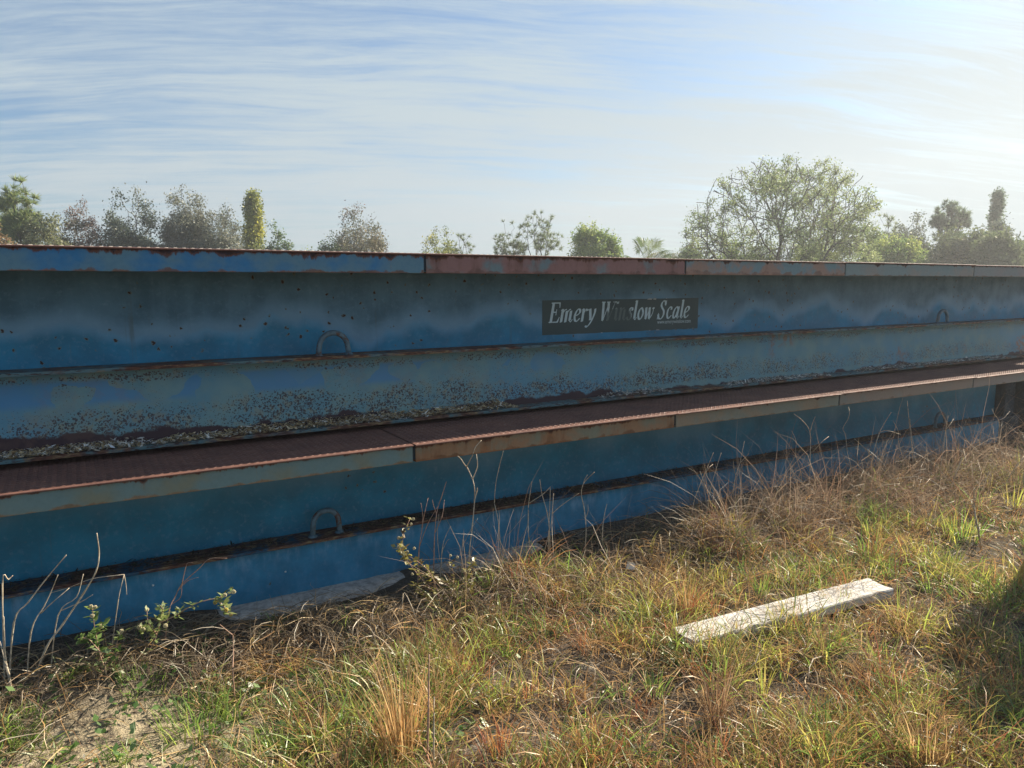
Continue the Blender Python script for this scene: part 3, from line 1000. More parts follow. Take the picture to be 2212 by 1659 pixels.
def flange_litter(seed, segs, y0_, y1_, z_, n, size, cols, slope=0.0, H=0.03):
    r = np.random.default_rng(seed)

    def pos(n_):
        xs2 = []
        tot = sum(b2 - a2 for a2, b2, _ in segs)
        for a2, b2, h2 in segs:
            k = int(n_ * (b2 - a2) / tot)
            x_ = a2 + (b2 - a2) * r.random(k)
            yy = r.random(k)
            e = np.clip(np.minimum(x_ - a2, b2 - x_) / 0.12, 0, 1)
            hh = h2 * H * (0.35 + 0.65 * yy) * e * (0.4 + 1.2 * vnoise(x_ * 5, x_ * 0, seed, 3))
            xs2.append(np.stack([x_, y0_ + (y1_ - y0_) * yy + x_ * slope, z_ + hh * np.sqrt(r.random(k)) + 0.003], -1))
        return np.concatenate(xs2)
    return flakes(r, n, pos, size, cols)


LC = np.array([(0.540, 0.405, 0.230), (0.405, 0.284, 0.149), (0.702, 0.567, 0.365), (0.297, 0.203, 0.121), (0.837, 0.810, 0.743), (0.608, 0.472, 0.270)])
LW = np.array([(0.806, 0.780, 0.728), (0.650, 0.611, 0.546), (0.468, 0.403, 0.312), (0.850, 0.850, 0.850), (0.286, 0.221, 0.156), (0.195, 0.156, 0.130)])
zfl = 1.743 - 0.934 + 0.017
A1 = flange_litter(1, [(-1.9, -0.75, 1.0), (-0.7, 0.25, 0.8), (0.3, 2.35, 1.0)], D0 + 0.237, D0 + 0.317, zfl, 11000, 0.015, LC, sl_, 0.042)
A2 = flange_litter(2, [(-0.6, 0.35, 1.0), (1.2, 1.75, 0.6), (3.0, 3.62, 1.2), (4.2, 5.4, 0.7), (5.8, 8.2, 0.7)], D0 + 0.237, D0 + 0.315, zfl, 6500, 0.016, LW, sl_, 0.032)
off = 0
Vs, Fs, Cs = [], [], []
for V_, F_, C_ in (A1, A2):
    Vs.append(V_); Fs.append(F_ + off); Cs.append(C_); off += len(V_)
lit = mesh_np('leaf_litter', np.concatenate(Vs), np.concatenate(Fs), M_LIT, col=np.concatenate(Cs))
tag(lit, 'dry leaves and pale flakes lying along the bottom flange of the upper module', 'litter', kind='stuff')
LD = np.array([(0.07, 0.055, 0.035), (0.05, 0.04, 0.03), (0.10, 0.07, 0.04), (0.04, 0.045, 0.03), (0.16, 0.12, 0.08)])
B1 = flange_litter(3, [(-1.9, 0.9, 1.0), (1.15, 1.7, 0.8), (1.75, 3.1, 1.0), (3.1, 5.0, 0.8), (5.2, 7.6, 0.5)], 3.4 + 0.315, 3.4 + 0.43, 0.7806 - 0.512, 8000, 0.014, LD, 0.0, 0.016)
tag(mesh_np('leaf_mould', *B1[:2], M_LIT, col=B1[2]), 'dark damp leaf mould on the ledge of the lower module', 'litter', kind='stuff')

# ------------------------------------------------------------------ trees
def tubes_np(name, segs, mat, parent, k=5, rmin=0.008):
    """segs: list of polylines [(p, r), ...] -> one mesh"""
    Vs, Fs = [], []
    off = 0
    for pl in segs:
        Pn = np.array([p for p, r in pl])
        rr = np.maximum(np.array([r for p, r in pl]), rmin)
        kk = k if rr[0] > 0.04 else 3
        tg = np.gradient(Pn, axis=0)
        tg /= np.linalg.norm(tg, axis=1)[:, None] + 1e-9
        ref = np.array([0.31, 0.17, 0.2]) if abs(tg[0][2]) > 0.8 else np.array([0.05, 0.1, 1.0])
        a_ = np.cross(tg, ref)
        a_ /= np.linalg.norm(a_, axis=1)[:, None] + 1e-9
        b_ = np.cross(tg, a_)
        th = np.arange(kk) * 2 * np.pi / kk
        ring = Pn[:, None] + rr[:, None, None] * (a_[:, None] * np.cos(th)[None, :, None] + b_[:, None] * np.sin(th)[None, :, None])
        Vs.append(ring.reshape(-1, 3))
        n_ = len(Pn)
        i_ = (np.arange(n_ - 1)[:, None] * kk + np.arange(kk)[None]).ravel()
        j_ = (np.arange(n_ - 1)[:, None] * kk + ((np.arange(kk) + 1) % kk)[None]).ravel()
        Fs.append(np.stack([i_, j_, j_ + kk, i_ + kk], -1) + off)
        off += n_ * kk
    return mesh_np(name, np.concatenate(Vs), np.concatenate(Fs), mat, parent, smooth=True)


def unit(v):
    return v / (np.linalg.norm(v) + 1e-9)


def grow(r, p, d, L_, rad, lvl, o, segs, tips):
    """recursive branching. o: dict of options per level"""
    n_ = o['n'][lvl]
    pts = [(p.copy(), rad)]
    q = p.copy()
    dd = d.copy()
    end_r = rad * o['taper'][lvl]
    for k in range(n_):
        dd = unit(dd + r.normal(0, o['jit'][lvl], 3) + np.array([0, 0, o['up'][lvl]]))
        q = q + dd * L_ / n_
        pts.append((q.copy(), rad + (end_r - rad) * (k + 1) / n_))
        last = lvl == len(o['n']) - 1
        if last:
            tips.append((q.copy(), dd.copy()))
        elif (k + 1) / n_ >= o['start'][lvl]:
            for c_ in range(o['kids'][lvl]):
                if r.random() < o.get('skip', 0.0):
                    continue
                ang = R(o['ang'][lvl] * (0.7 + 0.6 * r.random()))
                ax = unit(np.cross(dd, r.normal(0, 1, 3)))
                nd = unit(dd * math.cos(ang) + ax * math.sin(ang))
                f = (k + 1) / n_
                grow(r, q.copy(), nd, L_ * o['len'][lvl] * (1.15 - 0.5 * f) * (0.75 + 0.5 * r.random()), max((rad + (end_r - rad) * f) * 0.62, 0.004), lvl + 1, o, segs, tips)
    segs.append(pts)


PROFILE = {'column': [(0, .35), (.15, .9), (.35, 1.0), (.60, .80), (.80, .62), (.92, .42), (1, .05)]}
DOME = {   # crown centre height, crown bottom, power of the outline, lumpiness, share of targets near the surface
    'broad': (0.40, 0.14, 2.3, 0.17), 'shrub': (0.36, 0.06, 2.2, 0.18), 'spread': (0.24, 0.10, 2.3, 0.10), 'openpine': (0.60, 0.34, 2.0, 0.22), 'umbrella': (0.76, 0.62, 2.2, 0.14), 'spire': (0.34, 0.05, 1.9, 0.20)}


def crown_targets(r, kind, H, Wd, n_):
    zc0, zb0, pw, lump = DOME[kind]
    out = []
    sd = int(r.integers(90))
    while len(out) < n_:
        u = r.normal(0, 1, 3)
        u /= np.linalg.norm(u)
        u[2] *= 1.25
        if r.random() < 0.80:
            u[2] = abs(u[2])
        u /= np.linalg.norm(u)
        rho = r.random() ** 0.40
        ch = math.hypot(u[0], u[1])
        zt = H * (1 - zc0) if u[2] > 0 else H * (zc0 - zb0)
        R_ = 1 / ((ch / (Wd / 2)) ** pw + (abs(u[2]) / zt) ** pw) ** (1 / pw)
        th = math.atan2(u[1], u[0])
        nz = float(vnoise(math.cos(th) * 1.8 + 9 + sd, u[2] * 2.6 + math.sin(th) * 1.8, 3, 2))
        R_ *= 1 + lump * 2 * (nz - 0.55)
        p = u * R_ * rho + np.array([0, 0, H * zc0])
        # hollows between leaf masses
        g = float(vnoise(p[0] * 4.5 / Wd + sd, (p[2] * 4.5 + p[1] * 2.5) / Wd, 7, 2))
        if g > 0.36 + 0.10 * r.random():
            out.append(p)
    return np.array(out)


def grow_to(r, p, T, r0, segs, tips, wob, depth=0):
    """branch towards a cloud of target points, splitting it as it goes"""
    n_ = len(T)
    rad = r0 * n_ ** 0.42
    if n_ <= 2 or depth > 11:
        for q in T:
            L_ = np.linalg.norm(q - p)
            m1 = p + (q - p) * 0.4 + r.normal(0, wob * 0.6, 3) * L_
            m2 = p + (q - p) * 0.75 + r.normal(0, wob * 0.6, 3) * L_
            segs.append([(p.copy(), rad * 0.8), (m1, rad * 0.6), (m2, rad * 0.45), (q.copy(), rad * 0.25)])
            d_ = unit(q - m2)
            tips += [(m1, d_), (m2, d_), ((m2 + q) / 2, d_), (q, d_)]
        return
    k = 2 if (depth > 0 or n_ < 20) else int(min(6, 3 + n_ // 120))
    D_ = T - p
    D_ = D_ / (np.linalg.norm(D_, axis=1)[:, None] + 1e-9)
    C_ = D_[r.choice(n_, k, replace=False)]
    for _ in range(5):
        a_ = np.argmax(D_ @ C_.T, 1)
        C_ = np.array([unit(D_[a_ == c_].mean(0)) if (a_ == c_).any() else C_[c_] for c_ in range(k)])
    for c_ in range(k):
        S_ = T[a_ == c_]
        if not len(S_):
            continue
        cen = S_.mean(0)
        f = r.uniform(0.30, 0.46)
        L_ = np.linalg.norm(cen - p)
        q = p + (cen - p) * f + r.normal(0, wob, 3) * L_ * f
        m = p + (q - p) * 0.5 + r.normal(0, wob * 0.7, 3) * L_ * f + np.array([0, 0, -0.02 * L_])
        rc = r0 * len(S_) ** 0.42
        segs.append([(p.copy(), min(rad, rc * 1.25)), (m, rc * 1.05), (q, rc)])
        grow_to(r, q, S_, r0, segs, tips, wob, depth + 1)


def fit(segs, tips, H, Wd, kind=None):
    A_ = np.array([p for pl in segs for p, _ in pl])
    zmax = np.percentile(A_[:, 2], 99.9)
    rad = np.hypot(A_[:, 0], A_[:, 1])
    sd1 = (len(segs) * 7 + int(H * 100)) % 97
    if kind in PROFILE:
        zb_ = np.linspace(0, 1, 11)
        act = []
        for a_, b_ in zip(zb_[:-1], zb_[1:]):
            sel = rad[(A_[:, 2] / zmax >= a_) & (A_[:, 2] / zmax < b_)]
            act.append(np.percentile(sel, 96) if len(sel) > 8 else 0.0)
        act = np.maximum(np.array(act), 0.12 * max(act))
        act = np.convolve(np.pad(act, 1, mode='edge'), [0.25, 0.5, 0.25], 'valid')
        zc_ = (zb_[:-1] + zb_[1:]) / 2
        pz, pr_ = zip(*PROFILE[kind])

        def mp(p):
            f = min(max(p[2] / zmax, 0), 1)
            th_ = math.atan2(p[1], p[0])
            k = np.interp(f, pz, pr_) * Wd * 1.1 / 2 / np.interp(f, zc_, act)
            k *= 0.72 + 0.62 * float(vnoise(math.cos(th_) * 1.9 + 9 + sd1, f * 6.2 + math.sin(th_) * 1.9, 3, 2))
            return np.array([p[0] * k, p[1] * k, p[2] * H / zmax])
    else:
        wx = max(np.percentile(rad, 98), 0.1)
        s = np.array([Wd / 2 / wx, Wd / 2 / wx, H / zmax])

        def mp(p):
            return p * s
    return [[(mp(p), r_) for p, r_ in pl] for pl in segs], [(mp(p), d_) for p, d_ in tips]


def leaf_mesh(name, r, tips, per, spread, size, pal, parent, asp=0.5, keep=1.0):
    T = np.array([t_[0] for t_ in tips])
    if keep < 1:
        sd0 = int(r.integers(40))
        g0 = vnoise(T[:, 0] * 1.1 + T[:, 1] * 0.9 + 31, T[:, 2] * 1.3 - T[:, 1] * 0.6, sd0, 2)
        T = T[r.random(len(T)) < np.clip(keep + (g0 - 0.5) * 2.6, 0.03, 1)]
    C_ = np.repeat(T, per, 0) + r.normal(0, spread, (len(T) * per, 3))
    n_ = len(C_)
    u = r.normal(0, 1, (n_, 3)); u /= np.linalg.norm(u, axis=1)[:, None]
    v = np.cross(u, r.normal(0, 1, (n_, 3))); v /= np.linalg.norm(v, axis=1)[:, None] + 1e-9
    L_ = size * (0.6 + 0.8 * r.random(n_))
    u *= (L_ / 2)[:, None]
    v *= (L_ * asp / 2)[:, None]
    V = np.stack([C_ - u, C_ - v * 1.0 + u * 0.1, C_ + u, C_ + v + u * 0.1], 1).reshape(-1, 3)
    pal = np.array(pal)
    # colour varies by clump and by leaf
    cl_ = pal[(vnoise(T[:, 0] * 0.9 + 7, T[:, 2] * 0.9 + T[:, 1] * 0.7, int(r.integers(50)), 2) * len(pal) * 0.999).astype(int)]
    lf = pal[r.integers(0, len(pal), n_)]
    col = np.repeat(cl_, per, 0) * 0.6 + lf * 0.4
    col = col * (0.75 + 0.5 * r.random((n_, 1)))
    return mesh_np(name, V, np.arange(n_ * 4).reshape(n_, 4), M_LEAF, parent, col=np.repeat(col, 4, 0))


def needle_mesh(name, r, tips, per, length, pal, parent, wd=0.02):
    T = np.array([t_[0] for t_ in tips])
    Dd = np.array([t_[1] for t_ in tips])
    C_ = np.repeat(T, per, 0)
    n_ = len(C_)
    u = r.normal(0, 1, (n_, 3)); u /= np.linalg.norm(u, axis=1)[:, None]
    u = u * 0.85 + np.repeat(Dd, per, 0) * 0.6 + np.array([0, 0, 0.15])
    u /= np.linalg.norm(u, axis=1)[:, None]
    v = np.cross(u, r.normal(0, 1, (n_, 3))); v /= np.linalg.norm(v, axis=1)[:, None] + 1e-9
    L_ = length * (0.6 + 0.5 * r.random(n_))[:, None]
    V = np.stack([C_ - v * wd / 2, C_ + v * wd / 2, C_ + u * L_], 1).reshape(-1, 3)
    pal = np.array(pal)
    col = pal[r.integers(0, len(pal), n_)] * (0.75 + 0.5 * r.random((n_, 1)))
    return mesh_np(name, V, np.arange(n_ * 3).reshape(n_, 3), M_LEAF, parent, col=np.repeat(col, 3, 0))


GREY_G = [(0.159, 0.194, 0.142), (0.206, 0.217, 0.159), (0.240, 0.240, 0.188), (0.124, 0.159, 0.113)]
OAK = [(0.124, 0.170, 0.106), (0.170, 0.206, 0.142), (0.095, 0.124, 0.090), (0.228, 0.240, 0.194)]
LIME = [(0.300, 0.402, 0.097), (0.199, 0.300, 0.082), (0.416, 0.460, 0.112), (0.126, 0.199, 0.075)]
YEL = [(0.445, 0.445, 0.082), (0.257, 0.300, 0.082), (0.126, 0.170, 0.082), (0.561, 0.503, 0.097)]
DGREEN = [(0.075, 0.133, 0.068), (0.112, 0.170, 0.082), (0.155, 0.228, 0.082)]
PINE = [(0.199, 0.271, 0.126), (0.141, 0.199, 0.112), (0.271, 0.329, 0.141)]
WARM = [(0.242, 0.285, 0.126), (0.300, 0.242, 0.155), (0.170, 0.228, 0.097), (0.372, 0.329, 0.112)]
REDD = [(0.194, 0.159, 0.124), (0.240, 0.147, 0.136), (0.124, 0.147, 0.101), (0.263, 0.240, 0.124)]

BROAD = dict(n=[5, 7, 6, 5], taper=[0.7, 0.30, 0.3, 0.4], jit=[0.05, 0.13, 0.18, 0.22], up=[0.0, 0.04, 0.04, 0.03],
             start=[0.4, 0.28, 0.25, 0], kids=[3, 2, 2, 0], ang=[56, 44, 44, 0], len=[1.7, 0.52, 0.5, 0], skip=0.12)
SHRUB = dict(n=[2, 6, 5, 4], taper=[0.9, 0.35, 0.3, 0.4], jit=[0.05, 0.14, 0.2, 0.22], up=[0.0, 0.05, 0.04, 0.02],
             start=[0.4, 0.25, 0.2, 0], kids=[5, 2, 1, 0], ang=[40, 40, 45, 0], len=[3.6, 0.5, 0.5, 0])
PINEO = dict(n=[14, 5, 4], taper=[0.25, 0.3, 0.5], jit=[0.03, 0.12, 0.18], up=[0.03, 0.09, 0.10],
             start=[0.40, 0.35, 0], kids=[3, 2, 0], ang=[68, 42, 0], len=[0.34, 0.42, 0])
SPREAD = dict(n=[3, 10, 8, 6, 5], taper=[0.85, 0.30, 0.3, 0.3, 0.35], jit=[0.04, 0.06, 0.09, 0.11, 0.12], up=[0.0, 0.02, 0.03, 0.05, 0.05],
              start=[0.3, 0.38, 0.35, 0.35, 0], kids=[6, 2, 1, 1, 0], ang=[60, 24, 26, 26, 0], len=[5.5, 0.50, 0.50, 0.46, 0], skip=0.1)
COLO = dict(n=[16, 4, 4], taper=[0.3, 0.4, 0.5], jit=[0.02, 0.1, 0.15], up=[0.02, 0.1, 0.1],
            start=[0.12, 0.2, 0], kids=[4, 2, 0], ang=[55, 45, 0], len=[0.16, 0.5, 0])


def tree(name, label, kind, xpx, toppx, wpx, dist, pal, seed, group='trees beyond the weighbridge', cat='tree', base=0.0, **kw):
    r = np.random.default_rng(seed)
    d = ray(xpx, 606.0)
    dh = d[:2] / np.hypot(d[0], d[1])
    dt_ = ray(xpx, toppx)
    el = dt_[2] / np.hypot(dt_[0], dt_[1])
    H = 1.6 + dist * el - base
    # metres across for wpx pixels at that distance
    w1 = ray(xpx - wpx / 2, 606.0)
    w2 = ray(xpx + wpx / 2, 606.0)
    ang = math.atan2(w2[0], w2[1]) - math.atan2(w1[0], w1[1])
    Wm = 2 * dist * math.tan(ang / 2)
    root = empty(name, (dh[0] * dist, dh[1] * dist, base), r.random() * 6.28)
    tag(root, label, cat, group)
    segs, tips = [], []
    o = dict({'broad': BROAD, 'shrub': SHRUB, 'pine': PINEO, 'spread': SPREAD, 'column': COLO}.get(kind, SHRUB))
    o.update(kw.get('opt', {}))
    if kind in DOME:
        nt_ = kw.get('targets', {'broad': 820, 'shrub': 520, 'spread': 1700, 'openpine': 150, 'umbrella': 220, 'spire': 460}[kind])
        T_c = crown_targets(r, kind, H, Wm, nt_)
        r0_ = kw.get('thick', {'broad': 0.0011, 'shrub': 0.0007, 'spread': 0.00085, 'openpine': 0.0013, 'umbrella': 0.0015, 'spire': 0.0006}[kind]) * H
        if kind in ('shrub', 'spire'):
            stem = np.array([0, 0, H * 0.05])
        elif kind == 'broad':
            stem = np.array([0.02 * H, 0, H * 0.24])
        elif kind == 'spread':
            stem = np.array([0, 0, H * 0.10])
        else:
            stem = np.array([kw.get('lean', 0.0) * H * 0.5, 0, H * (0.38 if kind == 'openpine' else 0.46)])
        rb_ = r0_ * nt_ ** 0.42
        segs.append([(np.array([0, 0, -0.1]), rb_ * 1.35), (stem * 0.5 + r.normal(0, 0.01, 3) * H, rb_ * 1.05), (stem, rb_)])
        grow_to(r, stem, T_c, r0_, segs, tips, kw.get('wob', 0.10), 0)
    else:
        grow(r, np.zeros(3), np.array([kw.get('lean', 0.0), 0.0, 1.0]), H * kw.get('trunk', {'broad': 0.20, 'shrub': 0.06, 'pine': 0.95, 'spread': 0.10, 'column': 0.97}[kind]), H * kw.get('thick', {'broad': 0.020, 'shrub': 0.010, 'pine': 0.012, 'spread': 0.03, 'column': 0.013}[kind]), 0, o, segs, tips)
    if kind not in DOME:
        segs, tips = fit(segs, tips, H, Wm, kind)
    thr = 0.0072 * H if kind not in DOME else rb_ * 0.42
    tk = [s_ for s_ in segs if s_[0][1] > thr] or segs[-1:]
    tw = [s_ for s_ in segs if not any(s_ is q_ for q_ in tk)]
    tubes_np('trunk', tk + tw, M_BARK, root, 5, kw.get('rmin', 0.013 if kind == 'broad' else 0.009))
    if kw.get('leafless') is not None and tw:
        pass
    crown_parts = []
    if kind in ('openpine', 'umbrella'):
        ends = [t_ for i_, t_ in enumerate(tips) if i_ % 4 == 3 or (kind == 'umbrella' and i_ % 4 == 2)]
        c_ = needle_mesh('crown', r, ends, kw.get('per', 26), kw.get('size', 0.38), pal, root, kw.get('wd', 0.03))
    elif kind == 'pine':
        c_ = needle_mesh('crown', r, tips, int(kw.get('per', 26) * 0.62), kw.get('size', 0.38) * 0.85, pal, root, kw.get('wd', 0.03))
    else:
        c_ = leaf_mesh('crown', r, tips, int(kw.get('per', 4) * (3.2 if kind in DOME else 1.6)), kw.get('spread', 0.14) * (1.05 if kind in DOME else 1), kw.get('size', 0.16) * 0.78, pal, root, kw.get('asp', 0.5), kw.get('keep', {'broad': 0.82, 'shrub': 0.90}.get(kind, 0.8)))
    return root


T_ = tree
# left group
LP = [(0.26, 0.34, 0.12), (0.18, 0.25, 0.10), (0.34, 0.38, 0.13)]
T_('pine_tree', 'tall dense pine with a rounded top at the far left edge', 'openpine', 58, 378, 84, 46, LP, 11, per=34, size=0.42, wd=0.05, targets=260)
T_('evergreen_tree', 'dense olive evergreen sloping down to the right of the tall pine', 'shrub', 104, 436, 96, 44, [(0.20, 0.23, 0.11), (0.25, 0.26, 0.13), (0.15, 0.18, 0.10)], 12, per=4, size=0.18, targets=620)
T_('pine_tree', 'lower yellow-green pine in front of the tall one at the left edge', 'openpine', 8, 396, 84, 50, [(0.30, 0.38, 0.12), (0.22, 0.28, 0.11)], 13, per=34, size=0.42, wd=0.05, targets=240)
T_('shrub', 'reddish-brown shrub at the far left edge below the pines', 'shrub', 6, 470, 70, 40, [(0.30, 0.19, 0.10), (0.22, 0.20, 0.07)], 14, cat='shrub', per=6, size=0.18)
T_('deciduous_tree', 'sparse grey tree with rusty twig tips right of the left pines', 'broad', 180, 425, 108, 46, REDD, 15, per=2, spread=0.12, size=0.15, keep=0.75)
T_('oak_tree', 'tallest grey-green oak of the left group with a thick dark trunk', 'broad', 292, 400, 124, 46, OAK, 16, per=3, spread=0.16, size=0.17, keep=0.8)
T_('oak_tree', 'grey moss-hung oak in the middle of the left group', 'broad', 408, 410, 104, 46, GREY_G, 17, per=5, spread=0.18, size=0.16)
T_('oak_tree', 'low wide grey oak just left of the yellow-green columnar tree', 'broad', 478, 446, 108, 45, GREY_G, 18, per=3, spread=0.16, size=0.15)
T_('shrub', 'dark round shrub low between the grey oaks', 'shrub', 478, 506, 26, 44, DGREEN, 19, cat='shrub', per=10, size=0.14)
T_('columnar_tree', 'narrow yellow-green columnar tree standing above the left group', 'column', 556, 417, 50, 48, YEL, 20, per=7, spread=0.18, size=0.20, opt=dict(len=[0.22, 0.6, 0]))
T_('small_tree', 'small pointed green tree right of the columnar tree', 'spire', 608, 474, 62, 46, DGREEN + [(0.12, 0.20, 0.06)], 21, per=4, size=0.17)
T_('shrub', 'low yellowish shrub next to the small pointed tree', 'shrub', 656, 516, 40, 46, LIME, 22, cat='shrub', per=5, size=0.15)
T_('shrub', 'dark low shrub at the left foot of the reddish tree', 'shrub', 712, 497, 62, 44, DGREEN, 23, cat='shrub', per=6, size=0.16)
T_('deciduous_tree', 'reddish grey tree with wispy twigs standing alone left of centre', 'shrub', 776, 428, 118, 45, REDD + [(0.07, 0.09, 0.06)], 24, per=3, spread=0.15, size=0.15, targets=650)
T_('small_tree', 'small yellowish tree left of the thin young pine', 'shrub', 950, 484, 76, 44, YEL + [(0.12, 0.2, 0.06)], 25, per=4, size=0.15, spread=0.14)
T_('pine_tree', 'thin young pine with few tufts beside the yellowish tree', 'openpine', 1004, 472, 50, 44, [(0.19, 0.25, 0.13), (0.14, 0.19, 0.11), (0.26, 0.30, 0.14)], 26, per=26, size=0.26, wd=0.03, targets=34)
T_('pine_tree', 'smaller left pine of the pair right of centre', 'openpine', 1102, 468, 70, 42, [(0.19, 0.25, 0.13), (0.14, 0.19, 0.11), (0.26, 0.30, 0.14)], 27, per=26, size=0.26, wd=0.03, targets=95)
T_('pine_tree', 'larger open pine of the pair, with tufted crown', 'openpine', 1166, 449, 104, 42, [(0.19, 0.25, 0.13), (0.14, 0.19, 0.11), (0.26, 0.30, 0.14)], 28, per=26, size=0.27, wd=0.03, targets=130, lean=-0.05)
T_('round_tree', 'bushy round bright green tree between the pine pair and the palm', 'shrub', 1285, 484, 112, 42, LIME, 29, per=6, spread=0.16, size=0.17, targets=650)
T_('small_tree', 'small round green tree right of the palm', 'shrub', 1490, 514, 56, 42, [(0.14, 0.2, 0.07), (0.10, 0.15, 0.06)], 30, per=5, size=0.14)
T_('shrub', 'pale low shrub behind the palm', 'shrub', 1440, 530, 50, 60, GREY_G, 31, cat='shrub', per=4, size=0.16)
# the big tree and the right group
BT = [(0.24, 0.32, 0.13), (0.18, 0.25, 0.11), (0.31, 0.36, 0.14), (0.20, 0.25, 0.15)]
T_('spreading_tree', 'big wide spreading tree with many forked limbs, largest in the view', 'spread', 1680, 329, 450, 36, BT, 33, per=4, spread=0.11, size=0.12, keep=0.46, rmin=0.015, wob=0.07, targets=2000)
T_('dead_sapling', 'thin leafless pole-like sapling in front of the big tree on its left', 'pine', 1528, 470, 26, 33, PINE, 34, per=3, size=0.12, opt=dict(n=[8, 2, 2], kids=[1, 1, 0], start=[0.5, 0.5, 0], len=[0.12, 0.5, 0]), thick=0.010)
T_('shrub', 'low yellow-green shrub under the left side of the big tree', 'shrub', 1585, 520, 120, 38, LIME, 35, cat='shrub', per=4, size=0.15)
T_('shrub', 'low lime shrub under the right side of the big tree', 'shrub', 1752, 520, 120, 40, LIME, 36, cat='shrub', per=4, size=0.15)
T_('pine_tree', 'slim pine just right of the big tree', 'openpine', 1905, 447, 72, 50, [(0.19, 0.25, 0.13), (0.14, 0.19, 0.11), (0.26, 0.30, 0.14)], 37, per=26, size=0.30, wd=0.04, targets=120)
T_('pine_tree', 'thin pine leaning beside the slim one right of the big tree', 'openpine', 1868, 470, 60, 52, [(0.19, 0.25, 0.13), (0.14, 0.19, 0.11), (0.26, 0.30, 0.14)], 38, per=26, size=0.30, wd=0.04, targets=80, lean=0.05)
T_('deciduous_tree', 'feathery grey-green tree left of the flat-topped pine', 'broad', 1962, 456, 84, 50, OAK, 39, per=3, size=0.17)
T_('flat_topped_pine', 'flat-topped pine with an umbrella crown standing clear on the right', 'umbrella', 2042, 432, 88, 48, [(0.16, 0.22, 0.15), (0.20, 0.26, 0.16)], 40, per=22, size=0.26, wd=0.04, targets=260)
T_('columnar_tree', 'tall narrow spire-like tree near the right edge', 'column', 2140, 419, 18, 50, [(0.16, 0.22, 0.16), (0.20, 0.26, 0.17)], 41, per=4, size=0.20, spread=0.14, opt=dict(len=[0.10, 0.6, 0]))
T_('deciduous_tree', 'lumpy tree right of the spire-like tree', 'broad', 2150, 468, 66, 48, OAK, 42, per=5, size=0.18)
T_('deciduous_tree', 'drooping grey-green tree at the right edge', 'broad', 2195, 498, 66, 46, OAK, 43, per=5, size=0.18)
T_('round_tree', 'dense yellow-topped round tree below the flat-topped pine', 'shrub', 2070, 490, 150, 44, [(0.16, 0.20, 0.07), (0.10, 0.14, 0.07), (0.24, 0.25, 0.07)], 44, per=7, spread=0.2, size=0.20, targets=650)
T_('round_tree', 'dense green tree below the spire-like tree', 'shrub', 2150, 498, 110, 42, [(0.14, 0.18, 0.07), (0.10, 0.14, 0.07)], 45, per=7, spread=0.2, size=0.20, targets=650)
T_('shrub', 'lime green shrub mass between the big tree and the flat-topped pine', 'shrub', 1925, 508, 150, 42, LIME, 46, cat='shrub', per=6, spread=0.18, size=0.18, targets=650)
T_('shrub', 'dark green shrub at the right edge of the tree line', 'shrub', 2215, 515, 70, 44, DGREEN, 47, cat='shrub', per=6, size=0.18)
T_('shrub', 'small bluish far shrub between the palm and the small round tree', 'shrub', 1462, 546, 24, 90, GREY_G, 48, cat='shrub', per=5, size=0.25)

# sabal palm
r = np.random.default_rng(77)
d = ray(1400, 606.0)
dist = 42.0
dh = d[:2] / np.hypot(d[0], d[1])
el = ray(1400, 512)[2] / np.hypot(*ray(1400, 512)[:2])
Hp = 1.6 + dist * el
palm = empty('palm_tree', (dh[0] * dist, dh[1] * dist, 0))
tag(palm, 'short fan palm with drooping fronds between the round tree and the small green tree', 'palm', 'trees beyond the weighbridge')
tubes_np('trunk', [[(np.array([0, 0, 0.0]), 0.17), (np.array([0.05, 0, Hp * 0.3]), 0.15), (np.array([0.0, 0, Hp * 0.62]), 0.16)]], M_BARK, palm, 8)
Vp, Fp, Cp = [], [], []
for k in range(26):
    az = r.random() * 6.283
    e0 = R(r.uniform(-20, 80))
    L0 = Hp * r.uniform(0.20, 0.30)
    c0 = np.array([0, 0, Hp * 0.62])
    dd = np.array([math.cos(az) * math.cos(e0), math.sin(az) * math.cos(e0), math.sin(e0)])
    hub = c0 + dd * L0
    side = unit(np.cross(dd, [0, 0, 1.0]))
    colr = np.array([(0.16, 0.21, 0.07), (0.22, 0.22, 0.08), (0.10, 0.15, 0.06)][r.integers(3)])
    Vp += [c0, c0 + side * 0.03, hub, hub + side * 0.02]
    o_ = len(Vp) - 4
    Fp += [(o_, o_ + 1, o_ + 3), (o_, o_ + 3, o_ + 2)]
    Cp += [colr] * 4
    for j in range(22):
        a_ = R(-100 + 200 * j / 21)
        ld = unit(dd * math.cos(a_) + side * math.sin(a_) + np.array([0, 0, -0.15 * abs(math.sin(a_))]))
        ll = Hp * 0.22 * r.uniform(0.8, 1.1)
        m1 = hub + ld * ll * 0.6
        m2 = hub + ld * ll + np.array([0, 0, -ll * 0.22])
        sd_ = unit(np.cross(ld, [0.2, 0.3, 1])) * 0.028
        o_ = len(Vp)
        Vp += [hub, m1 - sd_, m1 + sd_, m2]
        Fp += [(o_, o_ + 1, o_ + 2), (o_ + 1, o_ + 3, o_ + 2)]
        Cp += [colr * r.uniform(0.8, 1.2)] * 4
mesh_np('crown', np.array(Vp), np.array(Fp), M_LEAF, palm, col=np.array(Cp))

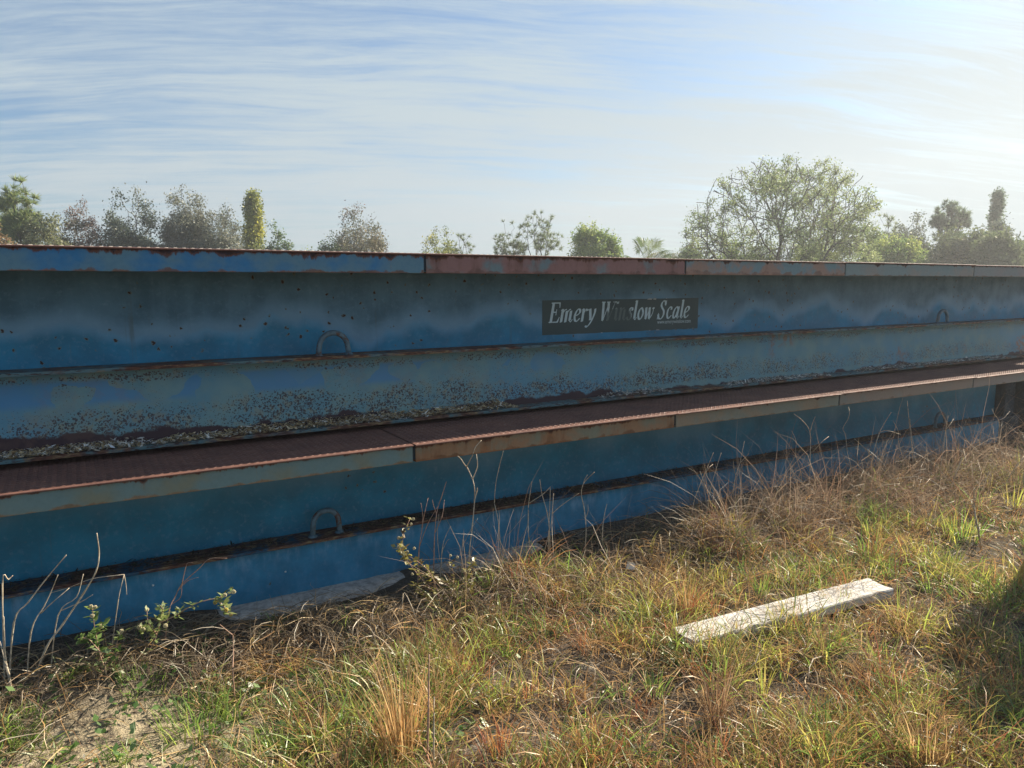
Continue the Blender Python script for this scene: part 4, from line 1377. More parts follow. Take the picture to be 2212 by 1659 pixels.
# ------------------------------------------------------------------ grass
def ribbons(r, root, az, el0, curl, L_, wd, nseg=4, droop=1.3, clampz=True):
    """vectorised blades: root (n,3); el0 start elevation, curl total bend; returns V,F"""
    n_ = len(root)
    P_ = np.zeros((n_, nseg + 1, 3))
    P_[:, 0] = root
    wob = r.normal(0, 0.18, (n_, nseg))
    for k in range(nseg):
        f = ((k + 0.5) / nseg) ** droop
        el_ = el0 - curl * f
        a_ = az + wob[:, k]
        st_ = (L_ / nseg)[:, None]
        P_[:, k + 1] = P_[:, k] + st_ * np.stack([np.cos(el_) * np.cos(a_), np.cos(el_) * np.sin(a_), np.sin(el_)], -1)
    if clampz:
        g_ = gz(P_[:, :, 0], P_[:, :, 1]) + 0.002
        low = P_[:, :, 2] < g_
        P_[:, :, 2] = np.where(low, g_ + 0.006 * r.random(g_.shape), P_[:, :, 2])
    tw = r.normal(0, 0.9, n_)
    side = np.stack([-np.sin(az) * np.cos(tw), np.cos(az) * np.cos(tw), np.sin(tw)], -1)
    prof = np.array([0.8, 1.0, 0.85, 0.55, 0.08]) if nseg == 4 else np.linspace(1, 0.1, nseg + 1)
    off_ = side[:, None] * (wd[:, None] * prof[None] / 2)[:, :, None]
    V = np.stack([P_ - off_, P_ + off_], 2).reshape(n_, -1, 3)          # (n, 2*(nseg+1), 3)
    base = np.arange(n_)[:, None] * (2 * (nseg + 1))
    fs = []
    for k in range(nseg):
        fs.append(np.stack([base[:, 0] + 2 * k, base[:, 0] + 2 * k + 1, base[:, 0] + 2 * k + 3, base[:, 0] + 2 * k + 2], -1))
    return V.reshape(-1, 3), np.concatenate(fs)


def in_view(P_, m=0.12, zz_=0.1):
    Q = np.column_stack([P_[:, 0], P_[:, 1], np.full(len(P_), zz_)]) - CP
    wv = Q @ CF
    u = 1600 * (Q @ CR) / wv / 2212
    v = -1600 * (Q @ CU) / wv / 1659
    return (wv > 0.2) & (abs(u) < 0.5 + m) & (v < 0.5 + m * 1.4)


def sand_mask(x, y):
    return np.clip(1.5 - np.hypot(x - 0.05, (y - 2.72) * 1.3) / 0.62, 0, 1)


def scatter(r, n, ymax=3.52):
    """points on the ground, thinning with distance"""
    X_ = r.uniform(-1.6, 10.5, n)
    Y_ = r.uniform(0.4, ymax, n)
    P_ = np.column_stack([X_, Y_])
    dist_ = np.hypot(X_, Y_)
    keep = r.random(n) < np.clip((3.2 / dist_) ** 1.1, 0, 1)
    return P_[keep & in_view(P_)]


plank_c = np.array([2.97, 2.27])


def off_plank(P_):
    A_ = np.array([2.30, 2.36]); B_ = np.array([3.70, 2.17])
    AB = B_ - A_
    tt = ((P_ - A_) @ AB) / (AB @ AB)
    dd_ = np.abs((P_ - A_) @ np.array([-AB[1], AB[0]])) / np.linalg.norm(AB)
    return ~((tt > -0.02) & (tt < 1.02) & (dd_ < 0.078))


def clumps(name, label, seed, nclump, blades, hmin, hmax, pal, wd, spreadr, mat, el=(50, 88), curl=(10, 90), cond=None, cat='grass'):
    r = np.random.default_rng(seed)
    C_ = scatter(r, nclump)
    if cond is not None:
        C_ = C_[cond(C_[:, 0], C_[:, 1], r)]
    C_ = C_[off_plank(C_) & clear_spots(C_)]
    hol = (0.15 if name == 'low_green_grass' else 0.0) + vnoise(C_[:, 0] * 3.3 + 2, C_[:, 1] * 3.3, 44, 2)
    C_ = C_[r.random(len(C_)) < np.clip((hol - 0.30) * 4.0, 0.06, 1)]
    nb = r.integers(blades[0], blades[1], len(C_))
    hs = r.uniform(0.6, 1.25, len(C_)) * (0.55 + 0.9 * vnoise(C_[:, 0] * 3.3 + 2, C_[:, 1] * 3.3, 44, 2))
    ci = r.integers(0, len(pal), len(C_))
    idx = np.repeat(np.arange(len(C_)), nb)
    n_ = len(idx)
    az = r.random(n_) * 2 * np.pi
    rr = spreadr * np.sqrt(r.random(n_)) * hs[idx]
    base = C_[idx] + np.stack([np.cos(az), np.sin(az)], -1) * rr[:, None]
    root = np.column_stack([base, gz(base[:, 0], base[:, 1]) - 0.003])
    L_ = r.uniform(hmin, hmax, n_) * hs[idx]
    # grass right against the steel stays in front of it
    L_ = np.where(base[:, 1] > 3.3, L_ * 0.7, L_)
    e0 = np.radians(r.uniform(el[0], el[1], n_))
    cu = np.radians(r.uniform(curl[0], curl[1], n_))
    az2 = az + r.normal(0, 0.7, n_)
    V, F = ribbons(r, root, az2, e0, cu, L_, wd * r.uniform(0.6, 1.3, n_))
    pal = np.array(pal)
    col = pal[ci[idx]] * 0.65 + pal[r.integers(0, len(pal), n_)] * 0.35
    col = col * (0.38 + 0.85 * r.random((n_, 1)))
    o = mesh_np(name, V, F, mat, col=np.repeat(col, 10, 0))
    tag(o, label, cat, kind='stuff')
    return o


def n_at(s, f, lo, hi):
    return lambda x, y, r: ((y < 2.95) | (x > 1.9) | (r.random(len(x)) < 0.22)) & (vnoise(x * f + s, y * f, s, 2) + r.random(len(x)) * 0.18 > lo) & (vnoise(x * f + s, y * f, s, 2) < hi) & (r.random(len(x)) > sand_mask(x, y) * 0.93)


STR = [(0.645, 0.428, 0.190), (0.505, 0.311, 0.140), (0.729, 0.519, 0.250), (0.421, 0.246, 0.120), (0.561, 0.325, 0.130)]
THA = [(0.305, 0.236, 0.163), (0.232, 0.183, 0.126), (0.390, 0.307, 0.210), (0.171, 0.130, 0.095)]
ORG = [(0.537, 0.271, 0.105), (0.464, 0.201, 0.084), (0.634, 0.401, 0.147), (0.512, 0.165, 0.095)]
GRN = [(0.20, 0.36, 0.06), (0.29, 0.44, 0.08), (0.15, 0.26, 0.06), (0.38, 0.47, 0.10)]
YGR = [(0.52, 0.50, 0.10), (0.38, 0.46, 0.09), (0.58, 0.50, 0.15)]

def clear_spots(P_):
    """thin places: in front of the weeds at the left, the paper scrap, the open slab edge"""
    ok = np.ones(len(P_), bool)
    for (cx_, cy_, rx_, ry_) in ((0.03, 2.99, 0.17, 0.22), (0.17, 3.02, 0.14, 0.20), (2.60, 3.02, 0.10, 0.16), (1.42, 3.18, 0.18, 0.10)):
        ok &= ((P_[:, 0] - cx_) / rx_) ** 2 + ((P_[:, 1] - cy_) / ry_) ** 2 > 1
    ok &= ~((np.abs(P_[:, 0] - 1.0) < 0.50) & (P_[:, 1] > 3.36))
    ok &= ~((np.abs(P_[:, 0] - 2.02) < 0.42) & (P_[:, 1] > 3.36))
    return ok


# matted dead thatch: flat arcs everywhere, denser by the foot of the steel
r = np.random.default_rng(100)
P_ = scatter(r, 130000, 3.60)
wallness = np.clip((P_[:, 1] - 2.75) / 0.5, 0, 1)
kp = r.random(len(P_)) < np.clip(0.30 + 0.80 * wallness + 0.35 * (vnoise(P_[:, 0] * 1.7, P_[:, 1] * 1.7, 6) - 0.4), 0, 1) * (1 - 0.75 * sand_mask(P_[:, 0], P_[:, 1]))
P_ = P_[kp & off_plank(P_)]
P_ = P_[clear_spots(P_) | (r.random(len(P_)) < 0.35)]
op = ((np.abs(P_[:, 0] - 1.0) < 0.46) | (np.abs(P_[:, 0] - 2.02) < 0.38)) & (P_[:, 1] > 3.47)
P_ = P_[~op]
wl = np.clip((P_[:, 1] - 2.85) / 0.4, 0, 1)
n_ = len(P_)
wl = np.clip((P_[:, 1] - 2.85) / 0.4, 0, 1)
hb_ = (0.012 + 0.070 * wl * vnoise(P_[:, 0] * 3.1, P_[:, 1] * 3.1, 12, 2) + 0.03 * vnoise(P_[:, 0] * 6, P_[:, 1] * 6, 13, 2)) * np.sqrt(r.random(n_))
root = np.column_stack([P_, gz(P_[:, 0], P_[:, 1]) + hb_])
az = r.random(n_) * 6.283
az = np.where(r.random(n_) < 0.55 * wl, -np.pi / 2 + r.normal(0, 0.8, n_), az)
V, F = ribbons(r, root, az, np.radians(r.uniform(-5, 40, n_)), np.radians(r.uniform(20, 110, n_)), r.uniform(0.07, 0.30, n_), r.uniform(0.0022, 0.0046, n_))
pal = np.array(THA)
pal2 = np.array(STR)
mixw = (r.random(n_) < 0.50 + 0.4 * wl)[:, None]
col = np.where(mixw, pal[r.integers(0, 4, n_)], pal2[r.integers(0, 5, n_)]) * (0.7 + 0.6 * r.random((n_, 1)))
tag(mesh_np('dead_grass_thatch', V, F, M_STRAW, col=np.repeat(col, 10, 0)), 'matted grey-brown dead grass lying over the ground and against the slab', 'dead grass', kind='stuff')

clumps('dry_grass', 'straw-coloured dry grass tufts over the whole foreground', 101, 9000, (7, 20), 0.05, 0.20, STR, 0.0034, 0.045, M_STRAW, cond=n_at(3, 1.3, 0.36, 2.0))
clumps('orange_grass', 'rust-orange withered grass tufts among the straw', 102, 3400, (6, 16), 0.06, 0.25, ORG, 0.0040, 0.04, M_STRAW, cond=n_at(5, 1.1, 0.50, 2.0))
clumps('green_grass', 'fresh green grass tufts scattered through the straw', 103, 5800, (6, 17), 0.05, 0.19, GRN, 0.0054, 0.035, M_GRASS, cond=n_at(8, 1.5, 0.48, 2.0))
clumps('yellow_green_grass', 'yellow-green grass blades in the sunlit foreground', 104, 5400, (5, 14), 0.06, 0.20, YGR, 0.0054, 0.035, M_GRASS, cond=n_at(11, 1.6, 0.46, 2.0))
# lush green at bottom left, around the sand patch, and under the shade at the right
clumps('low_green_grass', 'low bright green grass around the pale sand at the lower left', 105, 14000, (5, 13), 0.04, 0.15, GRN + YGR[1:2], 0.0046, 0.03, M_GRASS, cond=lambda x, y, r: (np.hypot(x - 0.2, y - 2.7) < 1.0) & (y < 3.08) & (r.random(len(x)) < 0.45 + 0.55 * (vnoise(x * 3, y * 3, 61, 2) > 0.45)), el=(30, 80))
clumps('shaded_green_grass', 'darker green grass on the right around the end of the plank', 106, 4500, (5, 12), 0.05, 0.15, GRN, 0.0035, 0.035, M_GRASS, cond=lambda x, y, r: (np.hypot(x - 3.7, (y - 1.7) * 1.2) < 1.1) & (r.random(len(x)) < 0.55), el=(25, 80))

clumps('dry_brush', 'tall tangled dead grass and weed stems heaped along the foot of the lower module', 107, 13000, (5, 13), 0.24, 0.62, [(0.36, 0.28, 0.20), (0.24, 0.185, 0.14), (0.46, 0.36, 0.26), (0.34, 0.20, 0.13)], 0.0030, 0.05, M_STRAW, el=(45, 88), curl=(15, 120), cond=lambda x, y, r: (y > 2.75 - 0.10 * (x > 4)) & (y < 3.45) & (x > 1.25) & (r.random(len(x)) < np.where(x > 4.0, 1.0, np.where(x > 2.5, 0.65, 0.14)) * (vnoise(x * 2.2, y * 2.2, 71, 2) > 0.36)))
clumps('tall_dry_stems', 'tallest stiff dry stems and bent stalks close against the lower module on the right', 109, 9000, (4, 9), 0.35, 0.75, [(0.42, 0.34, 0.25), (0.30, 0.23, 0.17), (0.36, 0.22, 0.15)], 0.0036, 0.05, M_STRAW, el=(50, 88), curl=(5, 100), cond=lambda x, y, r: (y > 2.9) & (y < 3.42) & (x > 3.4) & (r.random(len(x)) < 0.8) & (vnoise(x * 1.9, y * 1.9, 75, 2) > 0.46))
clumps('drooping_straw', 'long drooping grey-brown straw draped over the mounds at the left foot of the lower module', 108, 6500, (8, 18), 0.12, 0.30, THA + STR[1:2], 0.0028, 0.05, M_STRAW, el=(15, 70), curl=(50, 140), cond=lambda x, y, r: (y > 2.95) & (x < 2.2) & (r.random(len(x)) < 0.8))

# broad leaved ground weeds
r = np.random.default_rng(120)
P_ = scatter(r, 3000)
P_ = P_[(r.random(len(P_)) < np.where(np.hypot(P_[:, 0] - 0.1, P_[:, 1] - 2.8) < 0.8, 0.9, 0.10)) & off_plank(P_)]
idx = np.repeat(np.arange(len(P_)), 6)
n_ = len(idx)
az = r.random(n_) * 6.283
base = P_[idx] + r.normal(0, 0.02, (n_, 2))
zb_ = gz(base[:, 0], base[:, 1]) + 0.01 + 0.035 * r.random(n_)
c_ = np.column_stack([base, zb_])
L_ = r.uniform(0.012, 0.034, n_)[:, None]
u = np.stack([np.cos(az), np.sin(az), r.uniform(-0.3, 0.7, n_)], -1) * L_
v = np.stack([-np.sin(az), np.cos(az), r.normal(0, 0.4, n_)], -1) * L_ * 0.38
V = np.stack([c_, c_ + u * 0.45 - v, c_ + u, c_ + u * 0.45 + v], 1).reshape(-1, 3)
pal = np.array([(0.11, 0.23, 0.045), (0.16, 0.30, 0.06), (0.09, 0.17, 0.05)])
col = np.repeat(pal[r.integers(0, 3, n_)] * (0.8 + 0.5 * r.random((n_, 1))), 4, 0)
tag(mesh_np('ground_weeds', V, np.arange(n_ * 4).reshape(n_, 4), M_GRASS, col=col), 'small broad-leaved green weeds on the sand at the lower left', 'weeds', kind='stuff')

# ground litter: chips, bits of bark and pale sand crumbs
r = np.random.default_rng(130)


def gl(n_):
    Q = scatter(r, n_)
    Q = Q[off_plank(Q)]
    return np.column_stack([Q, gz(Q[:, 0], Q[:, 1]) + 0.003 + 0.006 * r.random(len(Q))])


V, F, C_ = flakes(r, 22000, gl, 0.013, np.array([(0.30, 0.24, 0.17), (0.16, 0.12, 0.09), (0.45, 0.40, 0.32), (0.55, 0.5, 0.42), (0.10, 0.08, 0.06)]), 0.35)
tag(mesh_np('ground_litter', V, F, M_LIT, col=C_), 'crumbs of soil, bark and dry leaves between the grass', 'litter', kind='stuff')


# ------------------------------------------------------------------ individual clumps and stalks
def own_clump(name, label, px_, py_, toppy, n_, pal, wd, spreadr, seed, mat=M_STRAW, lean=0.0, curl=(5, 50), cat='grass clump', group='upright grass clumps', wpx=None):
    r = np.random.default_rng(seed)
    g_ = ground_at(px_, py_, -0.03)
    g_[2] = gz(g_[0], g_[1])
    top = on_plane_through(px_, toppy, g_)
    H = max(top[2] - g_[2], 0.05)
    az = r.random(n_) * 6.283
    rr = spreadr * np.sqrt(r.random(n_))
    base = g_[:2] + np.stack([np.cos(az), np.sin(az)], -1) * rr[:, None]
    root = np.column_stack([base, gz(base[:, 0], base[:, 1]) - 0.003])
    L_ = H * r.uniform(0.45, 1.08, n_)
    V, F = ribbons(r, root, az + r.normal(0, 0.5, n_), np.radians(r.uniform(70, 90, n_)), np.radians(r.uniform(curl[0], curl[1], n_)), L_, wd * r.uniform(0.6, 1.3, n_))
    pal = np.array(pal)
    col = pal[r.integers(0, len(pal), n_)] * (0.7 + 0.6 * r.random((n_, 1)))
    V = V - np.array(g_)
    o = mesh_np(name, V, F, mat, col=np.repeat(col, 10, 0))
    o.location = g_
    tag(o, label, cat, group)
    return o


oc = own_clump
oc('dry_grass_clump', 'tallest straw clump at the bottom centre-left, with stiff upright stems', 872, 1640, 1385, 130, STR, 0.0045, 0.055, 201, curl=(2, 35))
oc('dry_grass_clump', 'straw clump right of the tallest one at the bottom, tips nodding over', 948, 1560, 1400, 80, STR, 0.004, 0.05, 202, curl=(20, 120))
oc('dry_grass_clump', 'brown clump standing between the plank and the bottom edge', 1545, 1572, 1400, 110, [(0.36, 0.22, 0.12), (0.28, 0.16, 0.09), (0.44, 0.30, 0.17)], 0.0035, 0.035, 203, curl=(2, 40))
oc('dry_grass_clump', 'brown clump below the middle of the plank', 1870, 1485, 1410, 90, [(0.36, 0.22, 0.12), (0.28, 0.16, 0.09), (0.44, 0.30, 0.17)], 0.0032, 0.035, 204, curl=(2, 50))
oc('dry_grass_clump', 'pale straw clump at the bottom right', 2000, 1655, 1520, 120, STR, 0.004, 0.06, 205, curl=(5, 70))
oc('dry_grass_clump', 'sunlit mop of drooping straw behind the centre, below the tall stems', 1185, 1290, 1205, 200, STR + ORG[:1], 0.003, 0.06, 206, curl=(60, 150))
oc('dry_grass_clump', 'sunlit brown mound of straw at the left below the slab edge', 590, 1440, 1375, 240, STR, 0.0028, 0.10, 207, curl=(60, 150))
oc('dry_grass_clump', 'drooping straw mound left of centre in front of the slab', 760, 1400, 1345, 160, THA, 0.0028, 0.09, 208, curl=(60, 150))
oc('dry_grass_clump', 'straw tuft left of the near end of the plank', 1485, 1330, 1215, 60, STR + ORG, 0.004, 0.035, 209, curl=(5, 60))
oc('orange_grass_clump', 'clump of orange-red blades at the bottom centre', 1075, 1640, 1545, 60, ORG, 0.005, 0.05, 210, curl=(5, 50))
oc('orange_grass_clump', 'orange blades at the bottom right of centre', 1300, 1655, 1560, 60, ORG, 0.005, 0.07, 211, curl=(5, 60))
oc('orange_grass_clump', 'orange tuft leaning over the near end of the plank', 1545, 1335, 1270, 24, ORG, 0.005, 0.02, 212, curl=(30, 70))
oc('green_grass_tuft', 'bright green tuft just behind the plank', 1642, 1292, 1228, 45, GRN, 0.0055, 0.03, 213, M_GRASS, group='green grass tufts')
oc('green_grass_tuft', 'single bright yellow-green tuft below the near half of the plank', 1648, 1510, 1410, 18, YGR, 0.006, 0.015, 214, M_GRASS, curl=(2, 20), group='green grass tufts')
oc('green_grass_tuft', 'green tuft left of centre among orange blades', 1060, 1300, 1215, 60, GRN + YGR, 0.005, 0.05, 215, M_GRASS, group='green grass tufts')
oc('green_grass_tuft', 'arching green tuft on the mound below the slab at the left', 598, 1388, 1320, 40, GRN, 0.0045, 0.03, 216, M_GRASS, curl=(40, 120), group='green grass tufts')
oc('green_grass_tuft', 'green tuft at the lower left below the flowering weed', 150, 1500, 1440, 50, GRN, 0.0055, 0.05, 217, M_GRASS, curl=(20, 90), group='green grass tufts')
oc('green_grass_tuft', 'sunlit green blades at the right where the ground is lit beyond the plank', 2075, 1165, 1090, 70, GRN + YGR, 0.007, 0.09, 218, M_GRASS, group='green grass tufts')
oc('green_grass_tuft', 'sunlit green blades above the far end of the plank', 1890, 1165, 1110, 70, GRN + YGR, 0.007, 0.08, 219, M_GRASS, group='green grass tufts')
oc('green_grass_tuft', 'green and rust tuft at the right edge beside the machine', 2190, 1090, 1035, 40, YGR, 0.008, 0.06, 220, M_GRASS, group='green grass tufts')
oc('green_grass_tuft', 'upright green blades right of the plank near end', 1420, 1500, 1445, 50, GRN, 0.005, 0.05, 221, M_GRASS, group='green grass tufts')

oc('green_grass_tuft', 'green tuft pressing against the near front edge of the plank', 1560, 1420, 1360, 40, GRN + STR[:2], 0.0045, 0.035, 222, M_GRASS, group='green grass tufts')
oc('green_grass_tuft', 'yellowish tuft leaning on the front edge of the plank at its middle', 1690, 1372, 1305, 36, YGR + STR[:2], 0.0045, 0.035, 223, M_GRASS, group='green grass tufts')
oc('orange_grass_clump', 'few orange blades crossing the front edge of the plank', 1720, 1362, 1300, 14, ORG, 0.005, 0.02, 224)
oc('green_grass_tuft', 'green blades hiding the far front edge of the plank', 1812, 1325, 1270, 44, GRN + YGR, 0.005, 0.05, 225, M_GRASS, group='green grass tufts')
oc('dry_grass_clump', 'straw folded over the far end of the plank', 1925, 1288, 1240, 60, STR + THA, 0.0034, 0.06, 226, curl=(60, 140))
oc('green_grass_tuft', 'bright green patch in the lower left corner', 60, 1600, 1545, 90, GRN, 0.0055, 0.07, 227, M_GRASS, group='green grass tufts')
oc('green_grass_tuft', 'bright green patch at the bottom between the sand and the tallest straw', 430, 1560, 1495, 120, GRN, 0.0055, 0.14, 228, M_GRASS, group='green grass tufts')
oc('green_grass_tuft', 'yellow-green patch at the bottom edge left of the straw clumps', 620, 1640, 1570, 110, YGR + GRN, 0.0055, 0.14, 229, M_GRASS, group='green grass tufts')
oc('green_grass_tuft', 'green patch under the leaning weed', 300, 1500, 1450, 90, GRN, 0.005, 0.10, 230, M_GRASS, group='green grass tufts')

M_STALK = simple('dry_stalk', (0.50, 0.42, 0.31), 0.8, 0.35, 60.0, 0.3)
M_STALKR = simple('reddish_stalk', (0.40, 0.25, 0.18), 0.8, 0.3, 60.0, 0.3)


def stalk(label, paths, r0=0.0032, base=None, seed=0, mat=None, name='dry_stalk', group='dead weed stalks', depth=0.0, cat='dead stalk'):
    """paths: pixel polylines read from the photo; the first starts at the foot"""
    rr = random.Random(seed)
    fx, fy_ = base or paths[0][0]
    g_ = ground_at(fx, fy_, -0.03)
    if g_[1] > 3.38:
        g_ = on_plane_through(fx, fy_, (g_[0] * 3.34 / g_[1], 3.34, 0))
    if g_[1] > 3.38:
        g_[1] = 3.36
    g_[2] = min(g_[2], float(gz(g_[0], g_[1])) + 0.02)
    m_ = MB()
    first = None
    for pi, pth in enumerate(paths):
        pts = []
        for k, (a_, b_) in enumerate(pth):
            q = on_plane_through(a_, b_, g_)
            q = q + (CP - q) * 0.012 * rr.uniform(-1, 1.6) * (1 if k else 0)
            q[1] = min(q[1], 3.378)
            pts.append(Vector(q) - Vector(g_))
        if pi == 0:
            pts[0] = Vector((pts[0].x, pts[0].y, -0.02))
        # smooth
        cp = [Vector(p) for p in catmull([tuple(p) for p in pts], 4)] if len(pts) > 2 else [pts[0].lerp(pts[-1], s / 3) for s in range(4)]
        ra = r0 if pi == 0 else r0 * 0.7
        rad = [ra * (1 - 0.55 * k / (len(cp) - 1)) * (1.25 if k % 4 == 0 else 1) for k in range(len(cp))]
        m_.tube(cp, rad, 6)
    o = m_.build(name, mat or M_STALK, None, smooth=True)
    o.location = g_
    tag(o, label, cat, group)
    return o


st_ = stalk
st_('tall pale forked stalk at centre reaching up to the lower deck edge', [[(1014, 1215), (1014, 1195), (1020, 1140), (1025, 1081), (1025, 1055), (1021, 1035)], [(1021, 1035), (1010, 1012), (1003, 1003), (996, 992), (989, 985)], [(1021, 1035), (1030, 1012), (1031, 998), (1029, 981)], [(1008, 1008), (1020, 985), (1027, 966), (1040, 951)], [(1025, 1080), (1030, 1062), (1031, 1054)]], 0.0045)
st_('thin hanging vine-like stem just right of the tall forked stalk', [[(1084, 1181), (1078, 1140), (1070, 1096), (1068, 1085), (1071, 1045), (1078, 1010), (1087, 975)]], 0.0026)
st_('straight pale stalk left of the crossing stems at centre', [[(1151, 1215), (1142, 1161), (1141, 1120), (1142, 1088), (1146, 1060), (1149, 1040)]], 0.0036)
st_('pale stalk in the centre bunch that leans left at the top', [[(1188, 1220), (1187, 1150), (1182, 1108), (1171, 1068), (1166, 1036)]], 0.0036)
st_('upright pale stalk in the centre bunch', [[(1184, 1225), (1185, 1160), (1187, 1110), (1189, 1051)], [(1189, 1052), (1172, 1068), (1144, 1086)]], 0.0034)
st_('broken stem crossing diagonally behind the centre bunch', [[(1205, 1262), (1196, 1200), (1192, 1130), (1196, 1066)], [(1192, 1110), (1215, 1090), (1250, 1066)]], 0.003)
st_('curving forked stalk right of the centre bunch', [[(1262, 1195), (1266, 1145), (1262, 1100), (1256, 1070), (1258, 1050), (1268, 1035), (1284, 1020)], [(1258, 1052), (1263, 1036), (1269, 1026)], [(1264, 1120), (1270, 1105), (1270, 1090)]], 0.0036)
st_('short leaning stalk between the centre and the paper scrap', [[(1300, 1190), (1302, 1140), (1306, 1110), (1311, 1088)]], 0.0034)
st_('reddish branching stem bunch, tallest stem, left of the tall forked stalk', [[(935, 1220), (938, 1180), (943, 1110), (955, 1070), (964, 1041)], [(940, 1150), (955, 1115), (960, 1080)], [(943, 1110), (936, 1090), (934, 1080)]], 0.003, mat=M_STALKR)
st_('reddish branching stem leaning left beside the flowering bush', [[(900, 1225), (905, 1190), (912, 1140), (913, 1110), (909, 1087)], [(911, 1140), (918, 1105), (925, 1075)], [(906, 1180), (925, 1130), (945, 1095)]], 0.003, mat=M_STALKR)
st_('pale twiggy stem between the reddish stems and the tall forked stalk', [[(948, 1225), (955, 1190), (962, 1160), (974, 1136)], [(955, 1190), (965, 1170), (970, 1165)], [(950, 1210), (945, 1160), (948, 1110)]], 0.0026)
st_('small dead twig at the foot of the tall forked stalk', [[(995, 1222), (998, 1185), (1004, 1150)], [(999, 1180), (1014, 1150), (1032, 1120)]], 0.0025)
# right half
st_('tall straight forked stalk standing highest on the right', [[(1975, 1052), (1972, 1000), (1969, 950), (1965, 921), (1962, 890), (1960, 866)], [(1965, 905), (1968, 930), (1975, 965)]], 0.0042)
st_('leaning stalk left of the highest one on the right', [[(1882, 1060), (1885, 990), (1898, 940), (1910, 915), (1925, 891)], [(1898, 935), (1915, 930), (1945, 938)]], 0.0038)
st_('stalk leaning left with a bend, beside the highest one', [[(1956, 1045), (1952, 1000), (1941, 955), (1930, 930), (1921, 908)]], 0.0036)
st_('long stem slanting down to the right over the dead brush', [[(1978, 1075), (1935, 1040), (1908, 1015), (1875, 975), (1846, 948)]], 0.0036)
st_('tall crooked stalk with two upper arms, left of the brush pile', [[(1738, 1105), (1748, 1040), (1750, 990), (1750, 935), (1735, 910), (1710, 893)], [(1750, 933), (1755, 915), (1761, 900)], [(1757, 975), (1775, 955), (1790, 943)]], 0.0036)
st_('long bowed stem sweeping right from the crooked stalk', [[(1795, 1100), (1760, 1090), (1735, 1065), (1720, 1020), (1710, 981), (1705, 950), (1706, 930)]], 0.0034)
st_('thin dark vine hanging in front of the lower web right of centre', [[(1840, 1060), (1838, 1010), (1830, 975), (1821, 940), (1821, 925), (1832, 905), (1835, 890), (1831, 878)]], 0.0028)
st_('curved brown stalk at the right in front of the lifting eye', [[(2030, 1060), (2032, 1010), (2038, 968), (2043, 930), (2048, 898)], [(2041, 930), (2050, 920), (2060, 905)]], 0.0038)
st_('thick cut-off stalk standing in the lit grass on the right', [[(2121, 1182), (2112, 1140), (2105, 1101), (2104, 1075), (2105, 1055)], [(2106, 1105), (2100, 1090), (2098, 1080)]], 0.0058)
st_('short straight stub in the middle of the brush', [[(1901, 1048), (1901, 1010), (1901, 968)]], 0.0048)
st_('pair of pale cut stalks right of the brush', [[(2045, 1085), (2060, 1040), (2070, 1010), (2078, 990)], [(2062, 1040), (2064, 1015), (2066, 1000)]], 0.0046)
st_('reddish cut stalk nearer the right edge', [[(2113, 1085), (2122, 1060), (2131, 1035), (2135, 1018)]], 0.0046)
st_('thin upright stalk between the brush and the reddish cut stalk', [[(2098, 1050), (2101, 1010), (2103, 981)]], 0.0032)
st_('zigzag pale stalk in front of the dark support stand', [[(2168, 1030), (2165, 990), (2158, 950), (2158, 911), (2148, 895), (2143, 883)]], 0.0038)
st_('long thin stem curving down towards the support stand', [[(2165, 1040), (2145, 1000), (2110, 975), (2088, 950), (2078, 925), (2068, 915)]], 0.003)
st_('forked pale stalk left of the highest right stalks', [[(1490, 1135), (1498, 1088), (1515, 1040), (1528, 1010), (1541, 978)], [(1520, 1028), (1532, 1010), (1540, 1003)], [(1512, 1018), (1525, 1052), (1538, 1075)]], 0.0034)
st_('slim stalk right beside the forked pale one', [[(1525, 1110), (1532, 1070), (1545, 1020), (1558, 978)]], 0.003)
st_('wiry stalk standing alone before the lower channel', [[(1583, 1085), (1587, 1040), (1598, 1001), (1608, 953)], [(1598, 1001), (1608, 990), (1618, 980)], [(1590, 1030), (1585, 1010), (1584, 995)]], 0.0028)
st_('small leaning twig above the lit straw right of centre', [[(1690, 1120), (1672, 1085), (1660, 1065)]], 0.003)
st_('slanted pale stem left of the dark stand', [[(2150, 1080), (2180, 1030), (2212, 985)]], 0.0034)
st_('thin stem rising near the wiry stalk', [[(1640, 1130), (1668, 1095), (1670, 1062)]], 0.0026)
st_('thin curled dead stem in the lit straw', [[(1572, 1180), (1568, 1110), (1590, 1094), (1640, 1098), (1670, 1120)]], 0.003)
# brush pile on the right: arching dead stems
for k, (lab, pth) in enumerate((
        ('pale arched dead stem lying over the brush pile', [(1898, 1081), (1930, 1060), (1965, 1034), (1990, 1020), (2008, 1024)]),
        ('bowed stem at the right of the brush pile', [(2055, 1100), (2040, 1065), (2015, 1040), (1975, 1030), (1925, 1035)]),
        ('low looping stem at the foot of the brush pile', [(2010, 1105), (1985, 1108), (1950, 1090), (1925, 1060)]),
        ('lowest rust-coloured stem arching over the brush pile', [(1850, 1095), (1880, 1062), (1935, 1058), (1990, 1062), (2040, 1085)]),
        ('dark bowed stem at the left of the brush pile', [(1870, 1110), (1880, 1075), (1905, 1050), (1945, 1045)]))):
    st_(lab, [pth], 0.0042, seed=k, name='fallen_stem', group='arched dead stems in the brush pile', mat=M_STALKR if k in (3,) else None)
